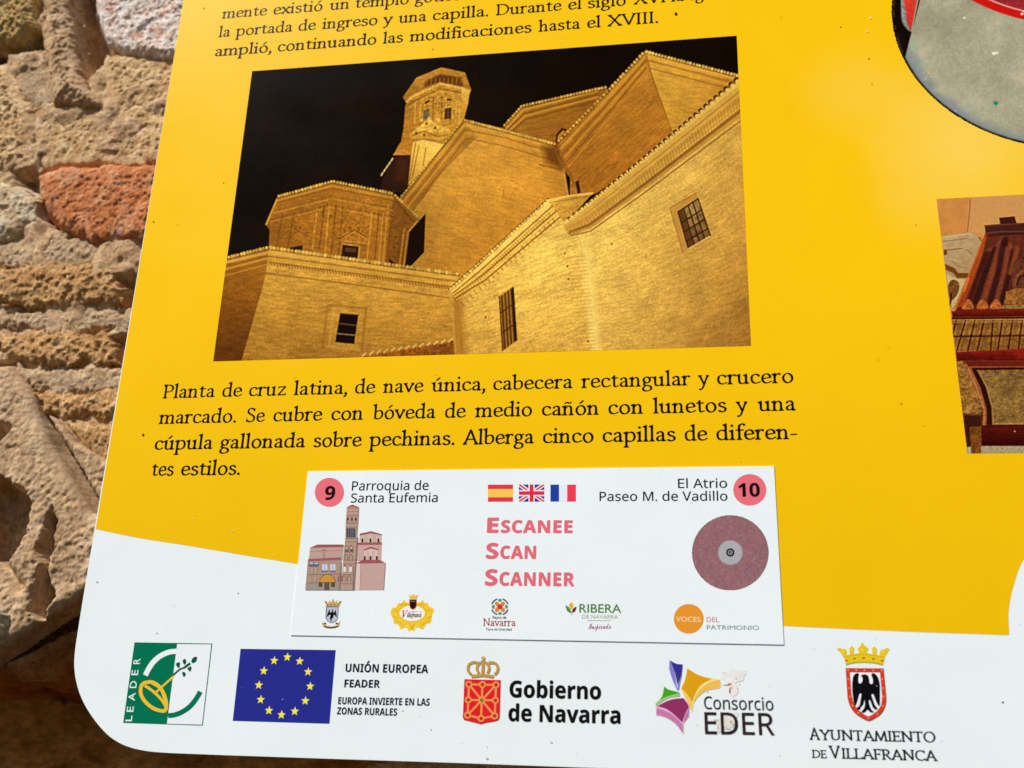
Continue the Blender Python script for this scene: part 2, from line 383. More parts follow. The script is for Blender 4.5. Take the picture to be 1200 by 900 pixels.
GLYPHS = json.loads(r'''{"a":[86,[131,-4,176,10,178,12,176,24,149,26,146,60,144,62,143,146,140,162,135,174,130,182,121,190,112,195,100,198,78,199,52,192,36,184,21,174,16,168,12,158,14,150,20,143,26,140,36,138,47,142,53,150,54,158,53,164,59,172,64,176,80,173,91,166,98,156,103,140,104,122,74,113,51,104,34,94,20,82,11,68,6,54,7,34,12,20,24,9,39,2,54,1,68,3,102,14,103,-2],[68,25,58,29,50,36,46,48,47,62,51,74,58,82,70,91,86,98,104,102,104,64,102,60,102,42,92,33,82,27]],"b":[99,[79,-2,104,1,130,9,150,19,166,34,179,52,188,74,191,94,191,122,187,144,177,166,166,178,150,188,130,193,106,192,80,185,56,174,56,232,58,236,58,264,58,326,56,328,-16,300,-18,298,-15,284,14,270,16,238,17,14,18,10,22,8,34,9,54,1],[94,22,72,27,56,36,56,138,71,156,88,167,100,170,116,168,124,164,134,157,139,150,146,138,150,124,152,110,152,84,150,72,145,58,140,48,132,38,123,30,114,24]],"c":[84,[79,0,104,1,134,10,163,24,177,34,180,38,179,42,177,46,166,48,148,42,132,31,122,25,110,23,98,23,84,27,73,32,61,44,54,55,46,74,43,108,47,134,57,158,64,168,72,174,84,175,96,173,110,168,122,160,122,154,126,146,134,139,142,136,152,138,160,143,165,152,168,164,164,172,148,186,128,195,108,199,86,198,58,190,36,177,28,170,18,156,8,134,5,112,5,82,8,60,17,36,26,24,42,10,60,3]],"d":[104,[167,-4,212,10,214,12,212,24,185,26,182,60,180,62,180,232,182,236,182,326,179,328,106,299,109,284,138,270,140,252,140,199,110,204,94,203,78,199,60,193,46,186,36,178,24,166,15,150,8,132,5,110,5,76,8,56,18,32,27,18,43,6,62,0,84,-1,110,3,138,13,139,-2],[94,22,84,24,74,29,58,42,48,64,44,88,44,120,52,150,60,164,68,172,76,179,84,180,102,178,118,174,136,164,140,160,140,158,140,62,138,60,138,42,125,30,114,24,104,22]],"e":[88,[78,-2,94,-1,108,1,126,6,146,14,164,24,178,34,184,42,183,48,180,51,174,52,157,48,149,44,132,30,118,23,104,22,88,24,70,33,56,48,48,66,44,88,150,105,170,112,176,118,176,128,173,146,168,162,162,173,154,184,146,190,134,197,122,201,110,202,94,201,80,198,50,186,37,178,27,168,14,146,6,118,4,84,8,58,18,34,24,26,35,14,43,8,56,3],[44,110,47,132,54,150,63,164,73,174,80,178,96,177,110,172,120,164,130,146,134,134,135,124]],"f":[58,[9,-2,102,-2,104,0,104,11,82,25,78,48,76,50,76,178,106,178,114,180,131,186,135,190,136,194,134,200,128,202,76,202,75,242,78,262,84,282,88,290,94,296,106,294,118,288,124,278,132,272,138,270,146,271,152,274,156,278,164,296,162,302,148,312,130,318,112,320,94,317,73,308,55,296,48,286,42,274,39,260,36,244,36,202,12,200,-2,195,-7,190,-7,182,-2,179,36,178,36,50,34,48,30,25,8,11]],"g":[90,[53,-104,68,-104,88,-103,108,-99,128,-92,146,-84,158,-76,169,-66,176,-56,181,-38,180,-20,174,-4,164,8,150,18,130,25,108,29,76,33,66,36,55,42,52,46,51,52,56,60,76,58,96,62,122,72,140,84,152,102,159,122,159,144,152,168,184,182,190,186,192,190,191,196,189,198,184,200,166,196,140,184,126,194,112,200,98,202,82,201,56,194,40,185,24,172,15,156,8,134,9,114,16,92,30,74,21,66,15,56,12,48,12,40,14,30,20,22,28,16,39,12,20,-4,6,-22,-2,-40,-4,-52,-4,-62,2,-78,15,-90,33,-100],[82,-81,60,-76,44,-67,37,-56,36,-50,36,-42,39,-32,44,-20,52,-10,60,-2,74,7,92,4,118,-4,133,-14,138,-22,140,-28,140,-48,138,-56,132,-64,118,-75,104,-80],[88,82,80,85,77,90,68,92,62,98,53,112,48,128,50,148,57,164,63,172,70,178,80,178,94,172,106,162,115,148,120,132,118,112,111,96,105,88,98,82]],"h":[104,[-7,-2,86,-2,88,-1,88,11,65,26,60,52,60,128,69,142,81,158,94,170,102,174,114,170,123,162,130,144,133,124,132,52,127,26,104,11,104,0,106,-2,199,-2,200,11,178,25,174,48,172,50,172,126,171,146,165,168,155,184,142,194,124,197,106,196,82,187,60,176,60,232,62,236,62,326,61,328,-13,300,-14,298,-11,284,18,270,20,238,20,50,18,48,14,25,-8,11]],"i":[46,[-3,-2,90,-2,92,0,92,11,70,25,66,48,64,50,66,206,64,208,61,206,-10,178,-7,164,22,150,24,126,24,50,22,48,18,25,-4,11],[39,252,48,252,58,256,64,262,68,272,68,280,64,290,58,296,49,300,40,300,30,296,24,290,20,280,20,272,24,262,30,256]],"l":[46,[-3,-2,90,-2,92,0,92,11,70,25,66,48,64,50,64,232,66,236,66,326,64,328,61,326,-10,298,-7,284,22,270,24,238,24,50,22,48,18,25,-4,11]],"m":[156,[-7,-2,86,-2,88,-1,88,11,65,26,62,48,60,50,60,112,62,116,62,134,66,142,81,162,98,174,104,173,112,171,123,160,129,148,132,128,132,50,130,48,126,25,104,11,105,-2,198,-2,200,-1,200,11,178,25,174,48,172,50,172,130,178,142,187,154,196,164,210,174,220,172,230,166,236,158,242,144,244,124,244,52,242,48,238,25,216,11,217,-2,310,-2,312,0,312,11,289,26,284,52,284,128,283,146,277,168,270,180,264,186,254,193,246,196,232,198,220,197,188,187,177,180,164,170,156,183,146,191,134,196,120,198,108,197,90,192,76,186,62,179,62,206,60,208,-14,178,-11,164,18,150,20,126,20,50,18,48,14,25,-8,11]],"n":[104,[-7,-2,86,-2,88,-1,88,11,65,26,62,48,60,50,60,112,62,116,62,130,69,142,84,162,100,174,112,171,123,162,130,144,133,124,132,52,127,26,104,11,104,-1,106,-2,198,-2,200,10,188,18,177,26,174,48,172,50,171,140,167,162,160,178,155,184,146,192,134,196,124,197,108,196,90,190,74,184,62,176,62,206,60,208,-14,178,-11,164,18,150,20,126,20,50,18,48,14,25,-8,11]],"o":[100,[82,-8,98,-7,118,-3,138,4,155,14,168,28,179,42,187,58,192,76,194,100,192,120,188,138,178,158,166,176,153,186,136,196,118,200,102,199,82,195,62,188,45,178,32,164,21,150,13,134,8,116,6,92,8,72,12,54,22,34,34,16,47,6,64,-4],[104,16,94,19,82,25,70,34,63,44,52,66,48,80,46,94,46,108,49,126,54,140,62,154,71,166,82,174,86,176,96,176,106,173,118,167,130,158,137,148,148,126,152,112,154,98,154,84,151,66,146,52,138,38,129,26,118,18,114,16]],"p":[104,[-7,-112,87,-112,88,-99,65,-84,62,-62,60,-60,60,0,80,-4,98,-4,116,-2,136,3,150,10,166,20,178,30,187,44,194,62,198,80,200,104,198,128,195,142,188,162,178,176,166,188,154,194,144,198,120,200,94,195,62,183,62,206,60,208,-14,179,-11,164,18,150,20,118,20,-60,18,-62,14,-85,-8,-99],[108,19,96,21,78,26,60,36,60,112,62,116,62,150,72,162,91,174,104,176,118,174,128,170,138,162,144,156,152,144,159,122,160,108,161,86,154,56,143,34,135,26,126,21]],"q":[104,[117,-112,210,-112,212,-110,212,-99,190,-85,186,-62,184,-60,184,188,182,194,178,196,170,196,158,192,138,200,116,203,94,202,66,195,47,186,36,178,24,166,15,150,8,132,5,110,4,84,7,62,12,42,24,22,35,12,52,2,72,-1,92,-1,112,3,144,14,144,-60,142,-62,138,-85,116,-99],[94,22,84,24,74,29,58,42,48,64,44,88,43,104,45,126,50,144,54,154,62,166,70,174,78,179,86,180,104,178,120,174,136,166,142,162,144,158,144,44,132,33,116,25,104,22]],"r":[72,[-7,-2,86,-2,88,-1,88,11,66,25,62,48,60,50,60,112,62,116,62,124,77,158,86,170,94,177,102,176,107,164,118,157,130,157,140,162,145,172,146,182,142,193,134,198,116,201,100,200,80,193,62,184,62,206,60,208,-14,179,-11,164,18,150,20,126,20,50,18,48,14,25,-8,11]],"s":[76,[53,-6,68,-6,84,-5,104,1,118,6,130,14,140,24,147,34,151,46,152,60,151,70,146,82,138,92,128,99,118,105,68,125,58,132,51,140,50,152,51,160,55,170,62,177,72,176,86,170,98,161,106,150,110,148,118,149,130,152,138,156,143,160,144,164,143,168,130,184,114,194,96,200,82,201,68,199,52,194,37,188,28,182,20,174,15,164,11,154,10,142,12,130,16,120,23,112,40,101,80,85,96,77,106,69,112,58,112,44,108,34,103,24,94,18,78,18,62,23,52,30,42,42,38,44,22,41,6,34,4,30,5,24,18,9,34,-1]],"t":[68,[67,0,86,0,112,7,132,18,142,24,144,28,143,34,141,36,132,38,114,32,98,23,94,23,84,28,78,40,76,54,76,174,114,175,130,182,136,188,135,194,130,197,100,198,76,198,76,228,74,234,74,244,56,246,37,224,16,196,2,190,-4,184,-3,178,2,174,36,174,36,48,37,34,41,20,48,10,56,3]],"u":[106,[163,-4,208,10,210,12,208,24,181,26,178,60,176,64,176,112,178,116,178,206,176,208,102,178,105,164,134,150,136,62,134,60,134,44,114,28,104,22,98,20,88,21,80,24,71,32,66,39,62,50,60,68,60,112,62,116,62,206,60,208,-14,178,-11,164,18,150,21,52,23,36,29,22,34,14,42,6,52,0,62,-2,74,-3,92,-2,114,5,134,14,135,-2]],"v":[94,[80,0,88,1,100,4,108,8,113,12,167,144,168,146,186,147,188,172,198,186,196,198,132,198,130,197,130,186,140,172,96,63,51,172,66,185,66,197,64,198,-16,198,-18,196,-18,185,0,171,2,147,18,146,75,4]],"x":[92,[-7,-2,59,-2,60,10,54,22,90,70,128,16,124,10,125,-2,195,-2,196,10,186,24,182,49,154,50,114,104,144,146,178,147,180,172,190,186,190,192,190,196,188,198,123,198,122,186,128,176,94,132,60,180,66,186,65,198,-9,198,-10,186,4,172,6,147,34,146,70,96,36,50,4,49,0,24,-8,10]],"y":[94,[16,-108,26,-107,36,-100,60,-91,72,-82,84,-68,102,-34,172,146,190,148,192,172,202,186,201,198,135,198,134,186,144,172,141,164,100,60,100,60,91,80,51,174,66,185,66,197,64,198,-16,198,-18,196,-18,185,0,171,2,147,18,146,18,145,79,6,59,-46,51,-60,42,-74,38,-78,32,-72,26,-69,20,-68,14,-69,4,-75,-3,-88,-4,-92,-2,-98]],"z":[86,[12,2,146,2,160,5,164,2,166,8,174,12,176,16,175,22,173,24,167,26,170,56,168,58,154,57,142,26,54,26,168,185,168,188,166,194,158,196,38,196,26,193,20,196,18,190,10,186,8,182,9,176,11,174,16,172,14,148,16,146,30,147,38,172,120,172,7,14,7,6]],"á":[86,[131,-4,176,10,178,12,176,24,149,26,146,60,144,62,143,146,140,162,135,174,130,182,121,190,112,195,100,198,78,199,52,192,36,184,21,174,16,168,12,158,14,150,20,143,26,140,36,138,47,142,53,150,54,158,53,164,59,172,64,176,80,173,91,166,98,156,103,140,104,122,74,113,51,104,34,94,20,82,11,68,6,54,7,34,12,20,24,9,39,2,54,1,68,3,102,14,103,-2],[68,25,58,29,50,36,46,48,47,62,51,74,58,82,70,91,86,98,104,102,104,64,102,60,102,42,92,33,82,27],[54,224,60,224,70,227,80,230,86,234,131,284,132,288,131,292,126,296,120,296,110,293,100,290,94,286,49,236,48,232,49,228]],"é":[88,[78,-2,94,-1,108,1,126,6,146,14,164,24,178,34,184,42,183,48,180,51,174,52,157,48,149,44,132,30,118,23,104,22,88,24,70,33,56,48,48,66,44,88,150,105,170,112,176,118,176,128,173,146,168,162,162,173,154,184,146,190,134,197,122,201,110,202,94,201,80,198,50,186,37,178,27,168,14,146,6,118,4,84,8,58,18,34,24,26,35,14,43,8,56,3],[44,110,47,132,54,150,63,164,73,174,80,178,96,177,110,172,120,164,130,146,134,134,135,124],[74,224,80,224,90,227,100,230,106,234,151,284,152,288,151,292,146,296,140,296,130,293,120,290,114,286,69,236,68,232,69,228]],"í":[46,[-3,-2,90,-2,92,0,92,11,70,25,66,48,64,50,66,206,64,208,61,206,-10,178,-7,164,22,150,24,126,24,50,22,48,18,25,-4,11],[22,224,28,224,38,227,48,230,54,234,99,284,100,288,99,292,94,296,88,296,78,293,68,290,62,286,17,236,16,232,17,228]],"ó":[100,[82,-8,98,-7,118,-3,138,4,155,14,168,28,179,42,187,58,192,76,194,100,192,120,188,138,178,158,166,176,153,186,136,196,118,200,102,199,82,195,62,188,45,178,32,164,21,150,13,134,8,116,6,92,8,72,12,54,22,34,34,16,47,6,64,-4],[104,16,94,19,82,25,70,34,63,44,52,66,48,80,46,94,46,108,49,126,54,140,62,154,71,166,82,174,86,176,96,176,106,173,118,167,130,158,137,148,148,126,152,112,154,98,154,84,151,66,146,52,138,38,129,26,118,18,114,16],[78,224,84,224,94,227,104,230,110,234,155,284,156,288,155,292,150,296,144,296,134,293,124,290,118,286,73,236,72,232,73,228]],"ú":[106,[163,-4,208,10,210,12,208,24,181,26,178,60,176,64,176,112,178,116,178,206,176,208,102,178,105,164,134,150,136,62,134,60,134,44,114,28,104,22,98,20,88,21,80,24,71,32,66,39,62,50,60,68,60,112,62,116,62,206,60,208,-14,178,-11,164,18,150,21,52,23,36,29,22,34,14,42,6,52,0,62,-2,74,-3,92,-2,114,5,134,14,135,-2],[74,224,80,224,90,227,100,230,106,234,151,284,152,288,151,292,146,296,140,296,130,293,120,290,114,286,69,236,68,232,69,228]],"ñ":[104,[-7,-2,86,-2,88,-1,88,11,65,26,62,48,60,50,60,112,62,116,62,130,69,142,84,162,100,174,112,171,123,162,130,144,133,124,132,52,127,26,104,11,104,-1,106,-2,198,-2,200,10,188,18,177,26,174,48,172,50,171,140,167,162,160,178,155,184,146,192,134,196,124,197,108,196,90,190,74,184,62,176,62,206,60,208,-14,178,-11,164,18,150,20,126,20,50,18,48,14,25,-8,11],[38,232,46,232,56,235,66,239,72,244,88,237,100,234,114,234,130,238,148,246,163,260,164,264,163,268,161,270,156,272,148,271,134,267,122,258,88,270,76,270,62,266,46,259,35,248,32,240,34,234]],".":[38,[29,-8,40,-7,48,-4,56,4,59,12,60,22,56,32,48,40,39,44,28,43,20,40,12,32,9,24,8,14,12,4,20,-4]],",":[38,[-2,-72,10,-70,28,-63,44,-48,55,-28,60,-10,62,22,56,34,44,43,34,44,26,42,18,36,12,28,10,20,10,13,14,4,21,-4,20,-14,17,-28,11,-40,-8,-62,-7,-68]],"-":[58,[6,76,92,77,106,82,115,88,116,92,115,96,110,100,24,99,10,94,1,88,0,84,1,80]],"P":[106,[5,-2,98,-2,100,-1,100,11,77,26,72,52,72,126,72,127,94,126,116,128,150,137,164,142,178,150,187,158,197,168,205,180,210,194,212,210,211,226,208,240,203,254,196,265,182,277,171,284,158,290,130,297,102,299,72,295,68,302,4,302,2,301,2,290,12,276,14,251,32,250,32,50,30,48,26,25,4,11],[94,150,72,154,72,274,86,275,106,274,126,269,140,263,156,250,164,240,169,230,171,218,172,206,172,196,167,180,157,166,148,158,140,154,120,150]],"S":[104,[91,-6,112,-5,132,1,153,10,168,20,180,33,189,48,193,60,196,80,196,94,192,107,188,118,178,132,165,144,152,154,98,181,80,192,70,201,66,208,61,220,60,228,61,248,68,264,74,272,80,276,88,278,106,274,120,267,134,256,148,237,156,236,168,239,168,223,180,222,182,224,182,246,184,252,182,258,182,292,180,294,170,293,170,274,156,286,138,296,120,301,98,301,78,297,60,290,48,282,37,272,28,260,23,246,20,230,21,212,25,200,30,190,44,173,68,158,116,134,134,123,144,112,153,96,156,82,156,64,152,48,143,32,137,26,126,19,112,17,94,19,78,25,66,32,56,40,44,55,38,56,28,54,30,80,16,82,14,80,14,50,9,44,8,40,9,36,14,28,15,2,26,3,26,15,39,6,54,0,70,-5]],"A":[132,[-13,-2,69,-2,70,10,54,24,53,28,55,34,77,92,102,92,187,92,213,24,194,11,196,-2,284,-2,286,11,265,26,262,49,247,50,224,112,151,300,146,303,140,304,120,298,115,294,112,290,24,52,22,50,6,49,2,25,-14,10],[86,116,130,236,144,203,178,116]],"D":[146,[3,-2,76,-2,78,1,122,4,158,11,190,21,218,36,237,50,256,70,270,92,280,118,284,148,283,176,276,204,265,228,245,254,225,270,212,278,192,286,154,296,118,298,78,296,78,301,76,302,4,302,2,301,2,290,16,276,18,251,32,250,32,50,18,48,14,24,2,10],[86,25,72,28,72,274,110,275,146,269,178,258,189,252,202,242,216,228,229,210,237,194,243,170,245,144,243,124,238,106,231,88,222,74,206,56,188,44,174,36,158,31,134,26,110,25]],"X":[130,[-7,-2,67,-2,68,10,58,22,126,123,198,20,198,20,184,10,185,-2,278,-2,280,-1,280,11,258,25,254,49,226,50,151,158,213,250,246,251,248,276,258,286,262,290,260,302,187,302,186,290,195,280,132,186,66,279,82,289,81,302,-8,302,-10,301,-10,289,12,275,14,251,38,250,107,150,39,50,8,49,4,24,-8,10]],"V":[124,[114,0,122,1,134,4,142,8,147,12,233,248,234,250,250,251,252,276,266,290,264,302,192,302,190,301,190,290,204,276,204,274,131,72,128,69,127,72,50,276,70,289,70,301,68,302,-20,302,-22,300,-22,289,0,275,2,251,16,250,109,4]],"I":[54,[5,-2,98,-2,100,0,100,11,78,25,72,52,72,250,74,252,76,275,98,289,98,300,96,302,8,302,6,300,6,289,28,275,30,252,32,250,32,50,30,48,26,25,4,11]],"Y":[122,[77,-2,170,-2,172,0,172,11,150,25,146,48,144,50,144,142,214,250,242,251,244,276,258,290,258,300,256,302,183,302,182,290,194,278,138,190,126,173,126,174,55,278,70,289,69,302,-20,302,-22,300,-22,289,0,275,2,251,26,250,104,134,104,50,102,48,98,25,76,11]],"U":[138,[116,2,134,1,160,6,184,14,200,22,213,32,224,44,233,56,241,78,244,104,244,250,246,252,248,276,262,290,262,300,260,302,187,302,186,290,200,276,202,252,204,250,204,84,201,70,196,58,190,48,182,39,164,27,142,25,126,27,116,30,100,39,90,46,82,56,76,66,71,78,68,92,68,250,70,252,72,275,94,289,94,300,92,302,3,302,2,289,24,275,26,252,28,250,28,96,29,78,34,62,44,40,53,30,64,20,76,13,88,7]],"N":[146,[7,-2,88,-2,90,0,90,11,74,25,70,48,68,50,68,225,226,6,232,4,240,5,256,10,263,16,264,20,264,250,266,252,268,275,286,289,286,300,284,302,262,302,252,304,242,302,204,302,202,300,202,289,220,275,222,252,224,250,224,79,74,286,73,288,74,300,73,302,0,302,-2,301,-2,290,12,276,14,251,28,250,28,52,22,25,6,10]],"T":[118,[71,-2,164,-2,166,0,166,11,144,25,140,48,138,50,138,276,202,276,216,243,228,242,230,244,230,282,235,288,236,292,234,297,228,302,224,300,162,300,30,300,16,297,8,302,6,292,0,286,1,280,6,276,6,244,8,242,20,243,34,276,98,276,98,50,96,48,92,25,70,11]],"M":[164,[-1,-2,72,-2,74,0,74,10,62,24,59,44,74,196,76,199,145,12,148,9,154,8,164,10,178,15,183,20,252,204,269,40,266,24,250,10,250,0,252,-2,332,-2,334,-1,334,11,318,25,314,48,308,50,307,68,284,292,282,298,276,300,266,298,252,293,245,288,166,75,83,296,78,300,68,299,50,293,46,290,44,286,21,52,20,50,14,48,10,24,-2,10]],"E":[104,[-1,-2,174,0,188,3,196,-2,199,8,204,14,204,18,201,24,206,60,204,62,190,61,172,24,68,24,68,144,142,144,150,123,160,122,162,150,170,154,172,160,170,166,162,168,160,186,151,186,142,168,72,168,68,168,68,170,68,276,162,276,178,247,188,246,190,248,190,282,196,290,195,296,188,302,182,300,76,300,72,302,0,302,-2,300,-2,290,12,276,14,251,28,250,28,50,14,48,10,24,-2,10]],"O":[150,[131,-6,158,-4,190,3,216,15,240,32,259,52,277,80,288,106,293,136,294,166,289,196,279,224,263,252,240,276,218,291,194,301,169,306,142,304,110,297,84,285,60,268,41,248,23,220,12,194,7,164,6,134,11,104,21,76,37,48,60,24,82,9,106,-1],[150,18,128,24,107,34,88,48,76,63,62,84,53,108,48,128,45,156,48,184,56,210,65,228,82,252,98,268,118,279,134,282,150,282,172,276,193,266,212,252,224,237,238,216,247,192,252,172,255,144,252,116,244,90,235,72,218,48,202,32,182,21,166,18]],"L":[100,[-1,-2,170,0,184,3,192,-2,195,8,200,14,200,18,197,24,202,60,200,62,186,61,168,24,68,24,68,174,68,248,70,252,71,274,94,289,94,300,92,302,4,302,2,300,2,289,24,275,26,252,28,250,28,50,14,48,10,24,-2,10]],"F":[96,[1,-2,94,-2,96,0,96,11,74,25,70,48,68,50,68,140,136,140,144,119,154,118,156,120,156,146,162,151,164,156,162,162,156,164,154,186,144,185,136,164,68,164,68,276,108,276,154,276,170,247,180,246,182,248,182,282,187,288,188,292,186,297,180,302,174,300,74,300,72,302,0,302,-2,300,-2,290,12,276,14,251,28,250,28,50,26,48,22,25,0,11]],"R":[122,[222,-4,234,-3,250,4,256,10,255,16,252,19,233,26,137,140,160,150,178,162,190,174,199,190,204,210,203,230,198,252,189,266,178,278,166,285,150,292,132,297,102,299,72,295,68,302,4,302,2,290,12,276,14,252,32,250,32,248,32,50,30,48,26,25,4,11,4,-1,6,-2,98,-2,100,0,100,11,78,25,74,48,72,50,72,132,72,134,74,134,91,134,198,6],[106,157,86,159,72,162,72,274,84,275,100,274,124,268,144,257,157,242,163,222,164,202,161,190,156,180,144,166,132,160]],"C":[130,[138,-2,156,-2,174,1,196,8,216,15,237,26,251,36,263,48,263,56,260,59,254,60,238,56,229,52,216,40,198,28,186,24,170,21,152,21,132,24,114,31,96,41,81,56,72,67,61,88,56,106,56,110,54,114,54,120,52,124,53,130,51,136,52,140,50,146,52,152,50,158,52,164,51,170,53,174,52,180,55,184,54,190,56,194,56,200,59,204,59,208,65,224,78,244,96,260,112,269,136,272,166,267,193,256,206,246,212,238,214,234,218,232,236,235,234,212,236,210,248,211,248,240,252,248,248,256,248,292,247,294,238,292,236,268,228,274,212,284,186,292,156,295,128,293,108,288,87,280,70,270,56,260,44,248,34,234,26,218,25,214,22,208,22,204,19,200,20,194,17,190,18,184,15,180,16,174,13,168,15,162,12,156,14,150,12,144,14,138,12,132,15,126,13,122,15,116,14,110,17,104,16,100,19,94,19,90,26,70,34,54,43,40,54,28,66,19,80,11,108,1]]}''')
_tess = {}
def serif(word, track=6.0, caps_small=None):
    """humanist serif letters; caps_small scales every letter after the first (small capitals)"""
    x, out = 0.0, []
    for i, ch in enumerate(word):
        if ch == ' ': x += 40; continue
        adv, *loops = GLYPHS[ch]
        if ch not in _tess:
            L = [[Vector((l[2 * k] / 2, l[2 * k + 1] / 2, 0)) for k in range(len(l) // 2)] for l in loops]
            P = [np.array([(q.x, q.y) for q in l]) for l in L]
            within = lambda i, j: inside(P[i][:1, 0], P[i][:1, 1], P[j].tolist())[0]
            depth = [sum(within(i, j) for j in range(len(L)) if j != i) for i in range(len(L))]
            vv, tt = [], []
            for i in range(len(L)):
                if depth[i] % 2: continue
                grp = [L[i]] + [L[j] for j in range(len(L)) if depth[j] == depth[i] + 1 and within(j, i)]
                tt += [tuple(k + len(vv) for k in t) for t in tessellate_polygon(grp)]
                vv += [(q.x, q.y) for l in grp for q in l]
            _tess[ch] = (np.array(vv), tt)
        V, T = _tess[ch]
        s = caps_small if (caps_small and i) else 1.0
        out.append((V * s + np.array([x, 0.0]), T)); x += (adv + track) * s
    return out

MATHS = {'plain': (0x1D5A0, 0x1D5BA, 0x1D7E2), 'bold': (0x1D5D4, 0x1D5EE, 0x1D7EC), 'script': (0x1D4D0, 0x1D4EA, None), 'italic': (0x1D468, 0x1D482, None)}
def sans(body, style=None, weight=0.0, spacing=1.0):
    """letters of the built-in font (or its bold / script alphabet) as [(verts, tris)], plus the capital height"""
    def conv(s):
        if not style: return s
        U, l, d = MATHS[style]; r = ''
        for c in s:
            if 'A' <= c <= 'Z': r += chr(U + ord(c) - 65)
            elif 'a' <= c <= 'z': r += chr(l + ord(c) - 97)
            elif d and c.isdigit(): r += chr(d + ord(c) - 48)
            else: r += c
        return r
    def tri(text):
        cu = bpy.data.curves.new('lettering', 'FONT'); cu.body = text; cu.space_character = spacing
        cu.resolution_u = 5
        ob = bpy.data.objects.new('lettering', cu); COL.objects.link(ob)
        dg = bpy.context.evaluated_depsgraph_get()
        me = bpy.data.meshes.new_from_object(ob.evaluated_get(dg))
        me.calc_loop_triangles()
        V = np.array([(v.co.x, v.co.y) for v in me.vertices]); T = [tuple(t.vertices) for t in me.loop_triangles]
        bpy.data.objects.remove(ob); bpy.data.curves.remove(cu); bpy.data.meshes.remove(me)
        return V, T
    V, T = tri(conv(body)); H, _ = tri(conv('H'))
    offs = [(0, 0)] + ([(weight, 0), (-weight, 0), (0, weight), (0, -weight)] if weight > 0 else [])
    return [(V + np.array(o), T) for o in offs], H[:, 1].max() - max(0, H[:, 1].min())

